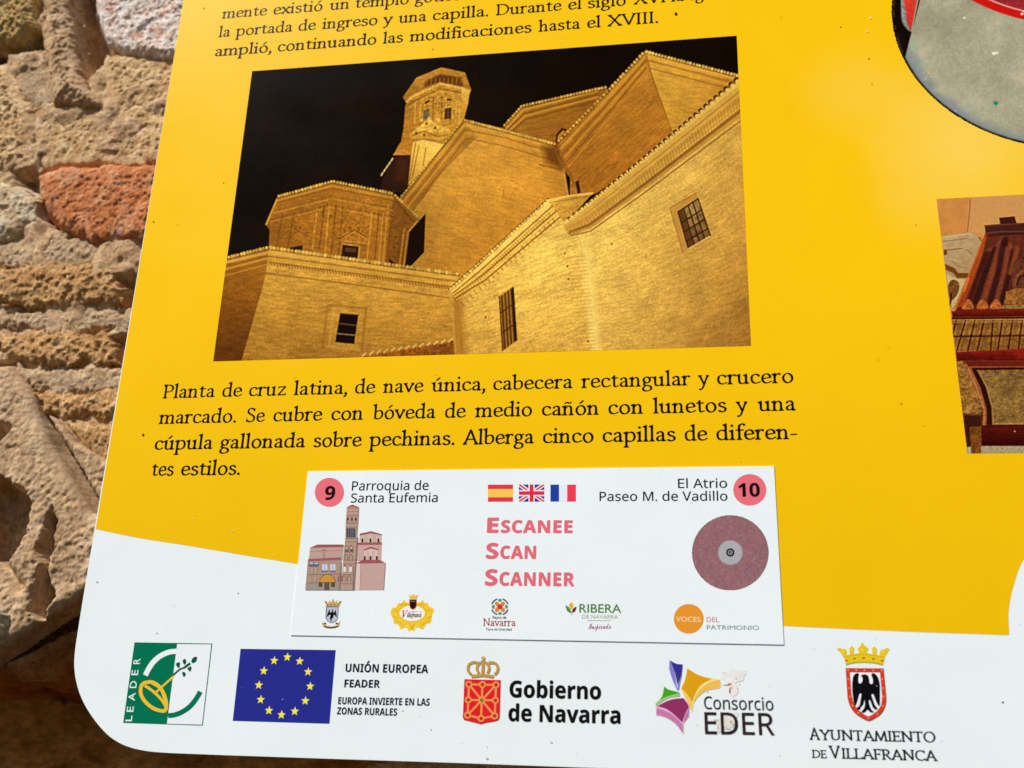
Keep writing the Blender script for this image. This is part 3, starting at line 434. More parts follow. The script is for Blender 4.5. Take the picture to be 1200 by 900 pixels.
# a raster of print dots: colours painted on a fine grid lying on the board
class Picture:
    def __init__(self, corners, nx, ny, lift=0.00010):
        tl, tr, bl, br = at(corners)
        s, t = np.linspace(0, 1, nx), np.linspace(0, 1, ny)
        S, T = np.meshgrid(s, t)
        P = (tl * ((1 - S) * (1 - T))[..., None] + tr * (S * (1 - T))[..., None] + bl * ((1 - S) * T)[..., None] + br * (S * T)[..., None])
        self.XYZ = np.stack([P[..., 0], np.full(S.shape, -lift), P[..., 1]], -1)
        self.X, self.Y = pix(P[..., 0], P[..., 1])
        self.h = abs(self.X[0, 1] - self.X[0, 0])
        self.C = np.zeros(S.shape + (3,))
    def win(self, pts, pad):
        p = np.asarray(pts, float); lo, hi = p.min(0) - pad, p.max(0) + pad
        k = (self.X > lo[0]) & (self.X < hi[0]) & (self.Y > lo[1]) & (self.Y < hi[1])
        r, c = np.where(k.any(1))[0], np.where(k.any(0))[0]
        if not len(r): return None
        return (slice(r[0], r[-1] + 1), slice(c[0], c[-1] + 1))
    def mix(self, a, col):
        self.C = self.C * (1 - a[..., None]) + np.asarray(col, float) * a[..., None]
    def blend(self, w, a, col):
        self.C[w] = self.C[w] * (1 - a[..., None]) + col * a[..., None]
    def poly(self, pts, c0, c1=None, p0=None, p1=None, tex=None, soft=0.7):
        w = self.win(pts, soft + 1)
        if w is None: return
        X, Y = self.X[w], self.Y[w]
        ins = inside(X, Y, pts); d = seg_dist(X, Y, pts)
        a = np.clip(0.5 + np.where(ins, d, -d) / (2 * soft), 0, 1)
        col = np.broadcast_to(np.asarray(c0, float), X.shape + (3,))
        if c1 is not None:
            d = np.subtract(p1, p0).astype(float)
            t = np.clip(((X - p0[0]) * d[0] + (Y - p0[1]) * d[1]) / (d @ d), 0, 1)[..., None]
            col = col * (1 - t) + np.asarray(c1, float) * t
        if tex is not None: col = col * tex[w][..., None]
        self.blend(w, a, col)
    def line(self, pts, wd, col, alpha=1.0, soft=0.6):
        w = self.win(pts, wd / 2 + soft + 1)
        if w is None: return
        d = seg_dist(self.X[w], self.Y[w], pts, closed=False)
        self.blend(w, np.clip((wd / 2 - d) / (2 * soft) + 0.5, 0, 1) * alpha, np.asarray(col, float))
    def disc(self, x, y, r, col, alpha=1.0):
        w = self.win([(x, y)], r + 2)
        if w is None: return
        d = np.hypot(self.X[w] - x, self.Y[w] - y)
        self.blend(w, np.clip((r - d) / 1.2 + 0.5, 0, 1) * alpha, np.asarray(col, float))
    def beads(self, a, b, n, r, light, dark, off=(0, 1.6)):
        n = max(3, int(n * 0.8)); r = r * 1.12; rs = np.random.RandomState(int(a[0] * 7 + b[1]))
        self.line([(a[0] + off[0], a[1] + off[1]), (b[0] + off[0], b[1] + off[1])], r * 1.1, np.array(dark) * 0.75, 0.8)
        for k in range(n):
            t = (k + 0.5 + 0.2 * (rs.rand() - .5)) / n; x, y = a[0] + (b[0] - a[0]) * t, a[1] + (b[1] - a[1]) * t
            self.disc(x, y, r * (0.85 + 0.3 * rs.rand()), np.array(light) * (0.78 + 0.26 * rs.rand()))
    def courses(self, slope, pitch, amp, seed, grain=0.25):
        """brickwork: thin courses along the given slope, broken by noise"""
        v = self.Y - slope * self.X; u = self.X
        row = vnoise(u / 9.0, v / (pitch * 0.8), seed) - 0.5
        return 1 + amp * 1.7 * row + grain * 0.6 * fbm(self.X / 1.6, self.Y / 1.3, seed + 5, 2) + 0.16 * fbm(self.X / 30, self.Y / 30, seed + 9, 3)
    def sharpen(self, amount):
        P = np.pad(self.C, ((2, 2), (2, 2), (0, 0)), mode='edge'); h, w = self.C.shape[:2]
        blur = sum(P[2 + i:2 + i + h, 2 + j:2 + j + w] for i in (-2, 0, 2) for j in (-2, 0, 2)) / 9
        self.C = self.C + amount * (self.C - blur)
    def build(self, name, parent, label=None, mask=None):
        keep = np.ones((self.C.shape[0] - 1, self.C.shape[1] - 1), bool)
        if mask is not None: keep = mask[:-1, :-1] & mask[1:, 1:] & mask[1:, :-1] & mask[:-1, 1:]
        return grid_mesh(name, self.XYZ, keep, PHOTO_INK, parent, label, lin(np.clip(self.C, 0, 255)), flip=True)

# ================================================================== the rubble wall behind the board
WALL_Y = 0.115
wall = thing('stone_wall', 'rough sunlit rubble wall of tan stones and orange bricks behind the board', 'wall', (-0.2, WALL_Y, -0.5))
px0 = at([(0, 775), (100, 690), (150, 655), (700, 640)], WALL_Y)

M_MORTAR = stone_material('mortar', [(156, 122, 88), (206, 168, 126), (232, 200, 160)], 80, 0.8, speck=(150, 0.66, (98, 74, 50)))
M_TAN = stone_material('tan_stone', [(178, 136, 90), (220, 180, 130), (240, 210, 166)], 80, 0.8, speck=(120, 0.64, (120, 86, 44)))
M_OCHRE = stone_material('ochre_brick', [(164, 118, 74), (204, 156, 100), (230, 194, 146)], 90, 0.8, speck=(130, 0.63, (112, 76, 42)))
M_RED = stone_material('red_brick', [(180, 102, 58), (208, 132, 82), (226, 174, 138)], 60, 0.7, speck=(75, 0.60, (200, 160, 142)))
M_WHITE = stone_material('limewashed_brick', [(214, 150, 118), (240, 222, 208), (250, 244, 236)], 95, 0.8, speck=(90, 0.58, (206, 122, 80)))
M_MOSS = stone_material('lichen_stone', [(164, 130, 78), (208, 172, 108), (232, 204, 146)], 60, 0.9, speck=(80, 0.62, (92, 72, 26)))
M_CREAM = stone_material('cream_stone', [(196, 158, 112), (228, 202, 164), (240, 224, 196)], 60, 0.9, speck=(110, 0.65, (150, 116, 80)))
M_GREY = stone_material('grey_stone', [(154, 126, 96), (194, 162, 126), (214, 186, 150)], 70, 0.7)
M_BOULDER = stone_material('smooth_boulder', [(150, 120, 88), (182, 150, 114), (204, 174, 138)], 24, 0.25, stretch=(1.6, 1, 0.8), speck=(60, 0.68, (142, 102, 62)), fine=260)
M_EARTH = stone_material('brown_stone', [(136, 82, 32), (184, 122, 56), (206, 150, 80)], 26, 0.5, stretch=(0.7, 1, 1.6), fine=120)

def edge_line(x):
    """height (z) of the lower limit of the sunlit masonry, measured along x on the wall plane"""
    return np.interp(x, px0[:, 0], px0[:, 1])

BOULDER = [(-60, 436), (20, 430), (46, 466), (58, 486), (76, 518), (98, 562), (120, 606), (160, 616), (200, 640), (200, 668), (112, 694), (60, 728), (20, 756), (-60, 806)]

def wall_base():
    fx = np.arange(at((-70, 400), WALL_Y)[0], at((270, 400), WALL_Y)[0], 0.0011)
    xs = np.concatenate([np.arange(-1.7, fx[0] - 0.002, 0.007), fx, np.arange(fx[-1] + 0.003, 1.5, 0.008)])
    zs = np.concatenate([np.arange(-0.9, at((0, 960), WALL_Y)[1], 0.006), np.arange(at((0, 960), WALL_Y)[1], at((0, -60), WALL_Y)[1], 0.0011), np.arange(at((0, -60), WALL_Y)[1], 0.95, 0.008)])
    X, Z = np.meshgrid(xs, zs)
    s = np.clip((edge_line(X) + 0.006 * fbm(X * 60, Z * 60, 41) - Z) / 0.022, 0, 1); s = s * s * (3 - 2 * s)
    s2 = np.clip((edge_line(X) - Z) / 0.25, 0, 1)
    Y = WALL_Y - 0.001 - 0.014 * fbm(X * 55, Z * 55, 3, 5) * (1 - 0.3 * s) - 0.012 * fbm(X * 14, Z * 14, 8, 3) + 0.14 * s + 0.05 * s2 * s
    bo = [tuple(q) for q in at(BOULDER, WALL_Y)]
    db = np.where(inside(X, Z, bo), 1, -1) * seg_dist(X, Z, bo)
    Y = Y + 0.045 * np.clip(db / 0.008 + 0.6, 0, 1)
    for q, dp in (([(84, -40), (116, -40), (120, 30), (132, 58), (104, 92), (92, 40)], 0.034), ([(18, 204), (52, 204), (54, 240), (70, 268), (40, 246)], 0.020), ([(130, 330), (200, 326), (200, 380), (140, 372)], 0.020), ([(-40, 56), (30, 54), (48, 40), (52, 62), (20, 70), (-40, 72)], 0.022), ([(50, 186), (220, 180), (220, 210), (56, 216)], 0.022), ([(128, 396), (160, 396), (160, 432), (134, 426)], 0.016), ([(112, 250), (60, 262), (70, 280), (112, 294)], 0.010)):
        h = [tuple(v) for v in at(q, WALL_Y)]
        dh = np.where(inside(X, Z, h), 1, -1) * seg_dist(X, Z, h) + 0.006 * fbm(X * 110, Z * 110, 77, 3)
        Y = Y + dp * np.clip(dh / 0.007 + 0.4, 0, 1)
    P = np.stack([X, Y, Z], -1)
    zc = (Z[:-1, :-1] + Z[1:, 1:]) / 2; sc_ = s[:-1, :-1]
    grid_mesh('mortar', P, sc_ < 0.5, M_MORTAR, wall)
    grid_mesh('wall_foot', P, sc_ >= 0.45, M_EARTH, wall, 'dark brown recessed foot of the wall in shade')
wall_base()

def stone(name, outline, mat, bulge, seed, rough=0.003, edge=0.012, label=None, cracks=(), holes=(), depth=0.0, wobble=0.003, res=0.0008):
    y0 = WALL_Y + depth
    O = [tuple(q) for q in at(outline, y0)]
    a = np.array(O); lo, hi = a.min(0) - 0.008, a.max(0) + 0.008
    X, Z = np.meshgrid(np.arange(lo[0], hi[0], res), np.arange(lo[1], hi[1], res))
    D = np.where(inside(X, Z, O), 1, -1) * seg_dist(X, Z, O)
    D = D + wobble * 2 * fbm(X * 90, Z * 90, seed, 4) + wobble * fbm(X * 300, Z * 300, seed + 1, 2)
    t = np.clip(D / edge, 0, 1)
    bulge = bulge * 0.5; rough = rough * 0.75
    h = bulge * np.sqrt(1 - (1 - t) ** 2) + rough * t * (1.5 * fbm(X * 70, Z * 70, seed + 2, 4) + 1.2 * fbm(X * 320, Z * 320, seed + 3, 3) - 1.2 * np.clip(fbm(X * 210, Z * 210, seed + 5, 2) - 0.14, 0, 1)) + bulge * 0.35 * t * fbm(X * 18, Z * 18, seed + 4, 2)
    h = np.where(D < 0, D * 2.5, h)
    for pts, w, dp in cracks:
        c = [tuple(q) for q in at(pts, y0)]
        d = seg_dist(X, Z, c, closed=False) + 0.0022 * fbm(X * 120, Z * 120, seed + 6, 3)
        h -= dp * np.exp(-(d / w) ** 2)
    for pts, dp in holes:
        c = [tuple(q) for q in at(pts, y0)]
        d = np.where(inside(X, Z, c), 1, -1) * seg_dist(X, Z, c) + 0.010 * fbm(X * 90, Z * 90, seed + 7, 4)
        k = np.clip(d / 0.011 + 0.35, 0, 1); h -= dp * k * k * (3 - 2 * k)
    P = np.stack([X, y0 - h, Z], -1)
    kp = D > -0.004
    keep = kp[:-1, :-1] & kp[1:, 1:] & kp[1:, :-1] & kp[:-1, 1:]
    return grid_mesh(name, P, keep, mat, wall, label)

stone('stone', [(-40, -40), (44, -40), (50, 10), (48, 40), (28, 54), (-40, 60)], M_MOSS, 0.024, 100, 0.007, 0.010, 'yellowish lichen stained stone')
stone('brick', [(112, -40), (260, -40), (240, 74), (190, 72), (150, 66), (128, 54), (118, 30)], M_WHITE, 0.020, 110, 0.004, 0.009, 'whitewashed red brick')
stone('stone', [(8, 64), (50, 60), (66, 84), (70, 122), (44, 128), (22, 100)], M_GREY, 0.007, 120, 0.002, 0.012, 'flat grey stone')
stone('stone', [(52, -40), (82, -40), (88, 30), (98, 88), (124, 128), (66, 128), (60, 80), (56, 40)], M_MORTAR, 0.022, 125, 0.006, 0.014)
stone('stone', [(124, 64), (240, 76), (240, 126), (132, 124), (122, 96)], M_TAN, 0.008, 130, 0.004, 0.010)
stone('stone', [(44, 128), (240, 120), (240, 186), (150, 193), (96, 190), (52, 198), (38, 160)], M_TAN, 0.004, 140, 0.004, 0.010, 'long tan stone block')
stone('stone', [(-40, 74), (14, 86), (40, 130), (44, 196), (10, 206), (-40, 198)], M_TAN, 0.011, 150, 0.005, 0.012)
stone('brick', [(46, 210), (76, 198), (240, 194), (240, 288), (166, 284), (112, 290), (76, 270), (54, 246)], M_RED, 0.020, 160, 0.004, 0.013, 'rounded orange red brick')
stone('stone', [(-40, 208), (22, 218), (50, 236), (46, 262), (10, 284), (-40, 288)], M_CREAM, 0.014, 170, 0.005, 0.012, 'pale cream stone')
stone('stone', [(-40, 290), (20, 286), (70, 276), (150, 294), (150, 312), (-40, 316)], M_GREY, 0.006, 175, 0.004, 0.010, wobble=0.008)
stone('brick', [(-40, 320), (60, 312), (136, 312), (146, 336), (142, 360), (60, 362), (-40, 356)], M_OCHRE, 0.015, 180, 0.005, 0.010, wobble=0.006, label= 'pitted ochre brick')
stone('stone', [(-40, 362), (70, 366), (200, 362), (200, 388), (-40, 390)], M_GREY, 0.007, 185, 0.004, 0.010, wobble=0.008)
stone('brick', [(-20, 394), (60, 390), (126, 390), (142, 410), (138, 428), (60, 432), (10, 424)], M_OCHRE, 0.014, 190, 0.005, 0.009, wobble=0.006, label= 'sandy brick with cream patches')
stone('stone', [(10, 432), (200, 434), (200, 456), (60, 460), (20, 446)], M_GREY, 0.007, 195, 0.003, 0.010, wobble=0.008)
stone('brick', [(40, 462), (130, 460), (200, 462), (200, 494), (100, 492), (56, 482)], M_OCHRE, 0.012, 200, 0.005, 0.008, wobble=0.006, label= 'small orange brick in two courses')
stone('brick', [(76, 494), (130, 496), (200, 506), (200, 552), (124, 544), (98, 522)], M_OCHRE, 0.013, 205, 0.005, 0.010)
stone('boulder', [(-60, 436), (20, 430), (46, 466), (52, 488), (66, 522), (90, 562), (114, 602), (160, 616), (200, 640), (200, 668), (112, 694), (60, 728), (20, 756), (-60, 806)],
      M_BOULDER, 0.020, 210, 0.0030, 0.009, 'large smooth beige boulder with a dark hollow', wobble=0.0004,
      cracks=[([(70, 600), (66, 616)], 0.0016, 0.006), ([(-10, 640), (14, 668), (30, 690)], 0.004, 0.008)],
      holes=[([(66, 610), (73, 616), (70, 640), (66, 672), (68, 700), (56, 726), (44, 716), (50, 690), (57, 664), (58, 640)], 0.024), ([(-40, 558), (6, 558), (20, 576), (38, 584), (42, 612), (32, 642), (12, 664), (-40, 656)], 0.05), ([(-40, 500), (6, 496), (18, 506), (8, 528), (-40, 540)], 0.016)])
stone('stone', [(60, 488), (80, 520), (104, 560), (126, 600), (200, 606), (200, 548), (130, 540), (96, 520), (74, 494)], M_BOULDER, 0.018, 215, 0.003, 0.005, wobble=0.0012)
stone('stone', [(-60, 690), (4, 690), (26, 720), (22, 750), (-60, 800)], M_CREAM, 0.034, 220, 0.008, 0.014, 'pale pitted stone beside the boulder')
stone('stone', [(400, 930), (430, 902), (480, 890), (600, 887), (670, 893), (720, 930), (700, 980), (420, 980)], M_TAN, 0.03, 230, 0.004, 0.02, 'light stone under the lower edge of the board', depth=0.12, res=0.002)

# ================================================================== the information board
board = thing('information_board', 'yellow and white information board with printed photos, Spanish text and a row of logos', 'board', (0.1, 0.0, -0.25))
left_top = (215 + 0.1679 * 320, -320)
corner = smooth([(102.5, 670), (97.5, 700), (91.5, 738), (88, 762), (87, 780), (89, 797), (93.5, 813), (100.5, 828), (111, 844), (125, 860), (139, 870), (155, 876.5), (176, 880.6), (200, 882.4)], 4, closed=False)
outline_px = [left_top] + corner + [(260, 884.8), (400, 889.6), (530, 893.8), (668, 899), (1000, 910), (1480, 926), (1640, -320)]
outline = [tuple(q) for q in at(outline_px)]

def panel_mesh():
    n = len(outline); front = [(x, 0.0, z) for x, z in outline]; back = [(x, 0.004, z) for x, z in outline]
    loop = [Vector((x, z, 0)) for x, z in outline]
    tr = tessellate_polygon([loop]); V = front + back; F = []
    for t in tr:
        a, b, c = (loop[k] for k in t)
        t = t if (b - a).cross(c - a).z > 0 else t[::-1]
        F.append(list(t)); F.append([n + k for k in t[::-1]])
    area = sum(outline[i][0] * outline[(i + 1) % n][1] - outline[(i + 1) % n][0] * outline[i][1] for i in range(n))
    for k in range(n):
        j = (k + 1) % n
        q = [k, n + k, n + j, j]
        F.append(q if area > 0 else q[::-1])
    return link_mesh('panel', V, F, INK, board, None, [lin((233, 240, 239))] * len(F))
panel_mesh()
# two metal spacers carry the board off the wall
M_STEEL, _, sb = new_mat('steel', 0.4, 0.5); sb.inputs['Metallic'].default_value = 1.0; sb.inputs['Base Color'].default_value = (0.4, 0.4, 0.4, 1)
def spacer(x, z):
    V, F = [], []
    for y in (0.004, WALL_Y + 0.02):
        for k in range(20):
            a = 2 * math.pi * k / 20; V.append((x + 0.012 * math.cos(a), y, z + 0.012 * math.sin(a)))
    for k in range(20): F.append([k, (k + 1) % 20, 20 + (k + 1) % 20, 20 + k])
    link_mesh('spacer', V, F, M_STEEL, board)
for x, z in ((-0.05, 0.14), (0.3, 0.14)): spacer(x, z)

YELLOW = (252, 198, 8)
BLACK = (18, 10, 6)
p = Print(0.00005)
yb = [(112.1, 620), (160, 630), (220, 639.5), (300, 653), (360, 663), (450, 680), (600, 704), (750, 721), (850, 729.5), (917, 733.5), (1000, 737.5), (1050, 739.7), (1100, 741.6), (1182.8, 744.4)]
yr = smooth([(1182.4, 735), (1181.8, 720), (1184.4, 700), (1188.4, 685), (1193.6, 668), (1200, 656), (1216, 636), (1250, 612), (1300, 594)], 4, closed=False)
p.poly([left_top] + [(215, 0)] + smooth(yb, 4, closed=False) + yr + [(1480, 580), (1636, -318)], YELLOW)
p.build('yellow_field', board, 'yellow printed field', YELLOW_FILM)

# ------------------------------------------------------------------ paragraphs
def paragraph(rows, label):
    pr = Print(0.00010)
    for (xa, ya, xb, yb_), words in rows:
        base = lambda x: ya + (yb_ - ya) * (x - xa) / (xb - xa)
        for w, x0, x1 in words:
            xm = (x0 + x1) / 2
            e = at([(xm, base(xm)), (xm, base(xm) - 10)])
            hpx = 10 * XH / np.hypot(*(e[1] - e[0]))
            pr.glyphs(serif(w), (x0, base(x0)), (x1, base(x1)), hpx, 100, BLACK)
    return pr.build('text_paragraph', board, label)
e = at([(560, 457.6), (560, 447.0)]); XH = 1.06 * np.hypot(*(e[1] - e[0]))     # x-height on the board

paragraph([
    ((190.3, 466.9, 930, 448.5), [('Planta', 190.3, 251.5), ('de', 260, 283.5), ('cruz', 291.5, 335), ('latina,', 343.5, 406.7), ('de', 415.8, 439.7), ('nave', 448.3, 496.3), ('única,', 505, 568.7), ('cabecera', 578, 671.2), ('rectangular', 680.8, 809.2), ('y', 818, 831.3), ('crucero', 840.5, 930)]),
    ((185.3, 496.9, 933, 480.9), [('marcado.', 185.3, 276.3), ('Se', 288, 310), ('cubre', 320, 377.5), ('con', 388, 425), ('bóveda', 436.2, 510.3), ('de', 521.3, 545.8), ('medio', 556.2, 623.3), ('cañón', 635, 701.7), ('con', 713, 753.7), ('lunetos', 765, 851.7), ('y', 862.5, 876.3), ('una', 888, 933)]),
    ((180.8, 527.2, 934.7, 514.3), [('cúpula', 180.8, 248.8), ('gallonada', 257.2, 357.5), ('sobre', 367, 423.7), ('pechinas.', 432, 532.5), ('Alberga', 542, 625.8), ('cinco', 636.2, 695.5), ('capillas', 706.2, 792), ('de', 802.5, 829.5), ('diferen-', 839.7, 934.7)]),
    ((177, 557.6, 280.8, 556.2), [('tes', 177, 202.8), ('estilos.', 211.7, 280.8)]),
], 'black serif paragraph of four lines under the church photo')
paragraph([
    ((259.5, 22.0, 478.7, 4.6), [('mente', 259.5, 312.7), ('existió', 320, 377.5), ('un', 385.7, 409), ('templo', 415.7, 478.7), ('gótico', 486, 541)]),
    ((255.5, 43.8, 733.3, 6.2), [('la', 255.5, 269.5), ('portada', 275.7, 342.5), ('de', 349.5, 370), ('ingreso', 377, 442), ('y', 448.5, 460), ('una', 466.6, 499.6), ('capilla.', 507, 572), ('Durante', 581.2, 658.2), ('el', 665.8, 681.7), ('siglo', 688.7, 733.3), ('XVI', 742.5, 780), ('la', 786, 802), ('igle-', 809, 846)]),
    ((251.7, 66.2, 771.3, 26.6), [('amplió,', 251.7, 318), ('continuando', 325.2, 440.7), ('las', 448.2, 472), ('modificaciones', 479.4, 622.8), ('hasta', 630.7, 680), ('el', 688, 704), ('XVIII.', 711.7, 771.3)]),
], 'black serif paragraph above the church photo')

# ------------------------------------------------------------------ the printed photograph of the church at night
def church_photo():
    C = Picture([(295.5, 83.5), (863.2, 41.9), (249.9, 423.5), (880, 405.3)], 760, 440, 0.00012)
    X, Y = C.X, C.Y
    C.C[:] = np.array([19, 10, 4]) * (1 + 0.7 * fbm(X / 60, Y / 40, 1, 3) + 0.5 * fbm(X / 2, Y / 2, 2, 2))[..., None]
    C.mix(np.clip(fbm(X / 45, Y / 30, 6, 3) * 0.9, 0, 0.3) * (X < 560), (44, 26, 14))
    LT, MD, DK, VD = (226, 178, 86), (188, 132, 52), (140, 88, 30), (46, 24, 10)
    # far block behind (left of the tall gable)
    t = C.courses(-0.1, 2.4, 0.08, 20)
    C.poly([(589, 149), (612, 124), (698.7, 102.7), (711, 103), (716, 112), (664, 175), (650, 171)], (172, 120, 44), (150, 96, 34), (612, 124), (660, 175), t)
    for k, c in ((4, (214, 160, 70)), (8, (136, 86, 30)), (11, (206, 152, 66)), (15, (130, 82, 28))):
        C.line([(592 + k * .3, 149 + k * .5), (612 + k * .3, 125 + k), (700, 103 + k)], 2.0, c, .8)
    C.beads((590, 148), (612, 124), 12, 1.3, LT, DK); C.beads((612, 124), (711, 102), 34, 1.3, LT, DK)
    C.line([(652, 167), (653, 158), (659, 151), (664, 153)], 2, VD); C.line([(654, 169), (655, 160), (660, 155)], 2, LT, .6)
    # tall gable: left face, right face
    tl = C.courses(-0.75, 3.0, 0.10, 30, 0.3)
    C.poly([(756, 61), (713, 107), (652, 169), (660, 199), (668, 208), (668, 240), (700, 226), (760, 186), (789, 155), (765, 72)], (186, 126, 48), (170, 110, 40), (740, 80), (690, 220), tl)
    tr_ = C.courses(0.16, 2.6, 0.08, 31, 0.22)
    C.poly([(756, 61), (865, 89.5), (867, 97), (789, 155), (785, 150), (761, 78)], (224, 172, 74), (196, 142, 56), (775, 75), (830, 130), tr_)
    for k, c, w in ((4, (206, 152, 62), 3.4), (9, (150, 98, 34), 2), (13, (202, 146, 58), 2.4), (18, (136, 84, 28), 1.4), (23, (196, 140, 54), 1.6)):
        C.line([(655 + k * .5, 170 + k * 1.1), (714 + k * .25, 108 + k), (757, 62 + k)], w, c, .85)
        C.line([(759 + k * .15, 62 + k), (866, 90 + k * .95)], w * .9, tuple(np.minimum(255, np.array(c) * 1.12)), .8)
    C.line([(757, 64), (765, 92), (787, 153)], 1.4, (140, 92, 34), .7)
    C.beads((653, 167), (713, 106), 22, 1.5, LT, DK); C.beads((713, 106), (755, 61), 17, 1.6, LT, DK); C.beads((756, 60.5), (866, 89), 38, 1.6, (236, 192, 100), DK)
    # middle block carrying the tower
    tm = C.courses(0.22, 2.7, 0.07, 33, 0.26)
    C.poly([(542, 141), (560, 144), (589, 150.5), (650, 169), (661, 199), (667, 232), (643, 235), (600, 275), (560, 311), (528, 341), (474, 316), (470, 300), (469, 232), (506, 186)], (210, 154, 66), (192, 132, 50), (560, 160), (640, 260), tm)
    C.poly([(469, 232), (542, 141), (560, 160), (520, 200), (474, 262)], (188, 134, 52), (160, 106, 40), (510, 180), (530, 215), C.courses(-0.95, 3, .12, 34))
    for k, c, w in ((4, (214, 158, 66), 2.6), (9, (156, 104, 38), 1.8), (13, (208, 152, 62), 2.2), (19, (150, 98, 36), 1.4)):
        C.line([(471 + k * .6, 234 + k * .6), (543 + k * .2, 143 + k), (590, 152 + k), (652 + k * .15, 171 + k)], w, c, .75)
    C.poly([(636, 172), (652, 169), (662, 199), (656, 199), (640, 190)], (112, 70, 26), soft=5)
    C.line([(661, 199), (666, 232)], 2.2, (200, 150, 66), .7); C.line([(632, 193), (658, 199)], 1.4, (120, 76, 28), .8)
    C.beads((470, 231), (542, 141), 36, 1.3, (226, 176, 82), DK, (1, 1.4)); C.beads((543, 140.5), (651, 169), 42, 1.5, (228, 178, 84), DK)
    C.poly([(674.5, 213), (678, 211.5), (680.5, 226), (677, 227.5)], VD); C.line([(668, 203), (672, 214)], 2, (120, 80, 30), .7)
    C.line([(590, 222), (590, 232)], 1, (140, 90, 34), .6)
    # tower
    tt = C.courses(-0.2, 2.2, 0.10, 35, 0.35)
    C.poly([(475, 124), (490, 96), (517, 85), (544, 92), (549, 120), (544, 139), (537, 147), (506, 186), (480, 217), (477, 218), (481, 182), (461, 182), (466, 172), (470, 166), (473, 150)], (206, 152, 62), (178, 120, 42), (530, 110), (470, 150), tt)
    C.poly([(472, 114), (488, 91), (517, 79), (545, 85), (552.6, 106), (548, 112), (541, 104), (516, 98), (484, 114), (477, 122)], (198, 144, 58), (172, 118, 44), (500, 80), (500, 115), tt)
    C.poly([(498, 96), (516, 87), (541, 91), (543, 102), (516, 97), (497, 102)], (104, 62, 22), soft=1.5)
    for k in range(9): C.line([(500 + k * 5, 100 - abs(k - 3) * .6), (500.5 + k * 5, 92)], 1.2, (176, 122, 48), .8)
    C.line([(477, 119), (484, 113), (516, 98), (543, 104)], 3.0, (228, 180, 88), .9); C.line([(477, 124), (486, 118), (516, 104), (543, 109)], 1.4, (138, 90, 32), .9)
    C.line([(479, 127), (488, 120), (516, 107), (542, 112)], 1.6, (214, 164, 72), .8)
    C.poly([(541, 102), (551, 106), (549, 118), (546, 128), (543, 137), (541, 120)], (238, 190, 92), (196, 140, 54), (548, 105), (544, 135), soft=1)
    for x in (487, 493, 508, 513, 518, 523, 535, 539): C.line([(x, 112 + abs(x - 516) * .3), (x - 1, 140 + abs(x - 516) * .15)], 1.3, (228, 178, 84) if x % 2 else (140, 90, 32), .7)
    C.poly([(521.5, 127.5), (529, 126), (528.5, 139), (521, 140)], (66, 40, 20)); C.line([(525, 128), (525, 139)], 1, (150, 110, 60), .7)
    C.poly([(496, 130), (503, 127), (503, 138), (496, 141)], (112, 108, 76)); C.poly([(498, 120), (503, 117), (503.5, 119), (498.5, 122)], VD); C.poly([(524, 116), (529, 116), (529, 118), (524, 118)], VD)
    C.poly(smooth([(481, 157), (492, 148), (503, 140), (512, 146), (526, 152), (530, 157), (516, 165), (500, 168), (484, 163)], 3), (232, 184, 88), (196, 142, 56), (500, 145), (500, 168), tt)
    C.line([(483, 159), (496, 154), (512, 160), (524, 158)], 2, (150, 100, 36), .7); C.line([(484, 164), (500, 163), (516, 166)], 1.2, (128, 82, 28), .8)
    for x, y in ((494, 141), (503, 139), (514, 141), (522, 150), (490, 151)): C.mix(np.clip((2.6 - np.hypot(X - x, Y - y)) / 1.5, 0, 1), (236, 190, 104))
    for x, y in ((500, 145), (510, 150), (497, 158), (488, 156)): C.mix(np.clip((2.2 - np.hypot(X - x, Y - y)) / 1.5, 0, .8), (110, 70, 26))
    C.poly([(484, 165), (495, 162), (518, 167), (520, 170), (481, 215), (478, 217)], (240, 196, 98), (214, 160, 66), (500, 168), (482, 214))
    for a, b in (((491, 171), (483, 209)), ((499, 174), (496, 194)), ((487, 168), (480, 212))): C.line([a, b], 1.2, (150, 100, 38), .8)
    C.line([(484, 166), (496, 163), (518, 168)], 1.4, (140, 92, 34), .8)
    C.poly([(461, 184), (481, 183), (478, 219), (470, 226), (445, 224), (448, 212)], (48, 25, 12)); C.poly([(466, 186), (479, 186), (476, 214), (462, 212)], (70, 36, 16), soft=4)
    for k in range(5): C.line([(460 - k * 2.9, 186 + k * 4.2), (458.6 - k * 2.9, 188.6 + k * 4.2)], 2.0, (224, 196, 140), .9)
    C.line([(462, 181), (472, 176), (481, 180)], 2.4, (200, 146, 60), .8)
    # domed octagon
    to = C.courses(0.02, 2.6, 0.06, 40, 0.34)
    C.poly([(325, 231), (390, 213), (461.7, 227.5), (491.7, 257.5), (480, 270), (478, 316), (300, 296), (315, 290), (316, 270), (311.7, 263)], (180, 120, 42), (160, 104, 36), (420, 220), (330, 290), to)
    C.poly([(461.7, 228), (491.7, 257.5), (480, 270), (475, 315), (452, 312), (457, 250)], (158, 104, 40), (136, 84, 30), (460, 235), (480, 300), to)
    for k, c, w in ((4, (206, 152, 64), 2), (7, (140, 90, 32), 1.4), (16, (146, 94, 34), 1.2), (19, (200, 144, 58), 1.8), (26, (136, 86, 30), 1.3), (29, (198, 142, 58), 1.4)):
        C.line([(326 - k * .3, 231 + k), (390 - k * .1, 214 + k), (460, 228 + k)], w, c, .75)
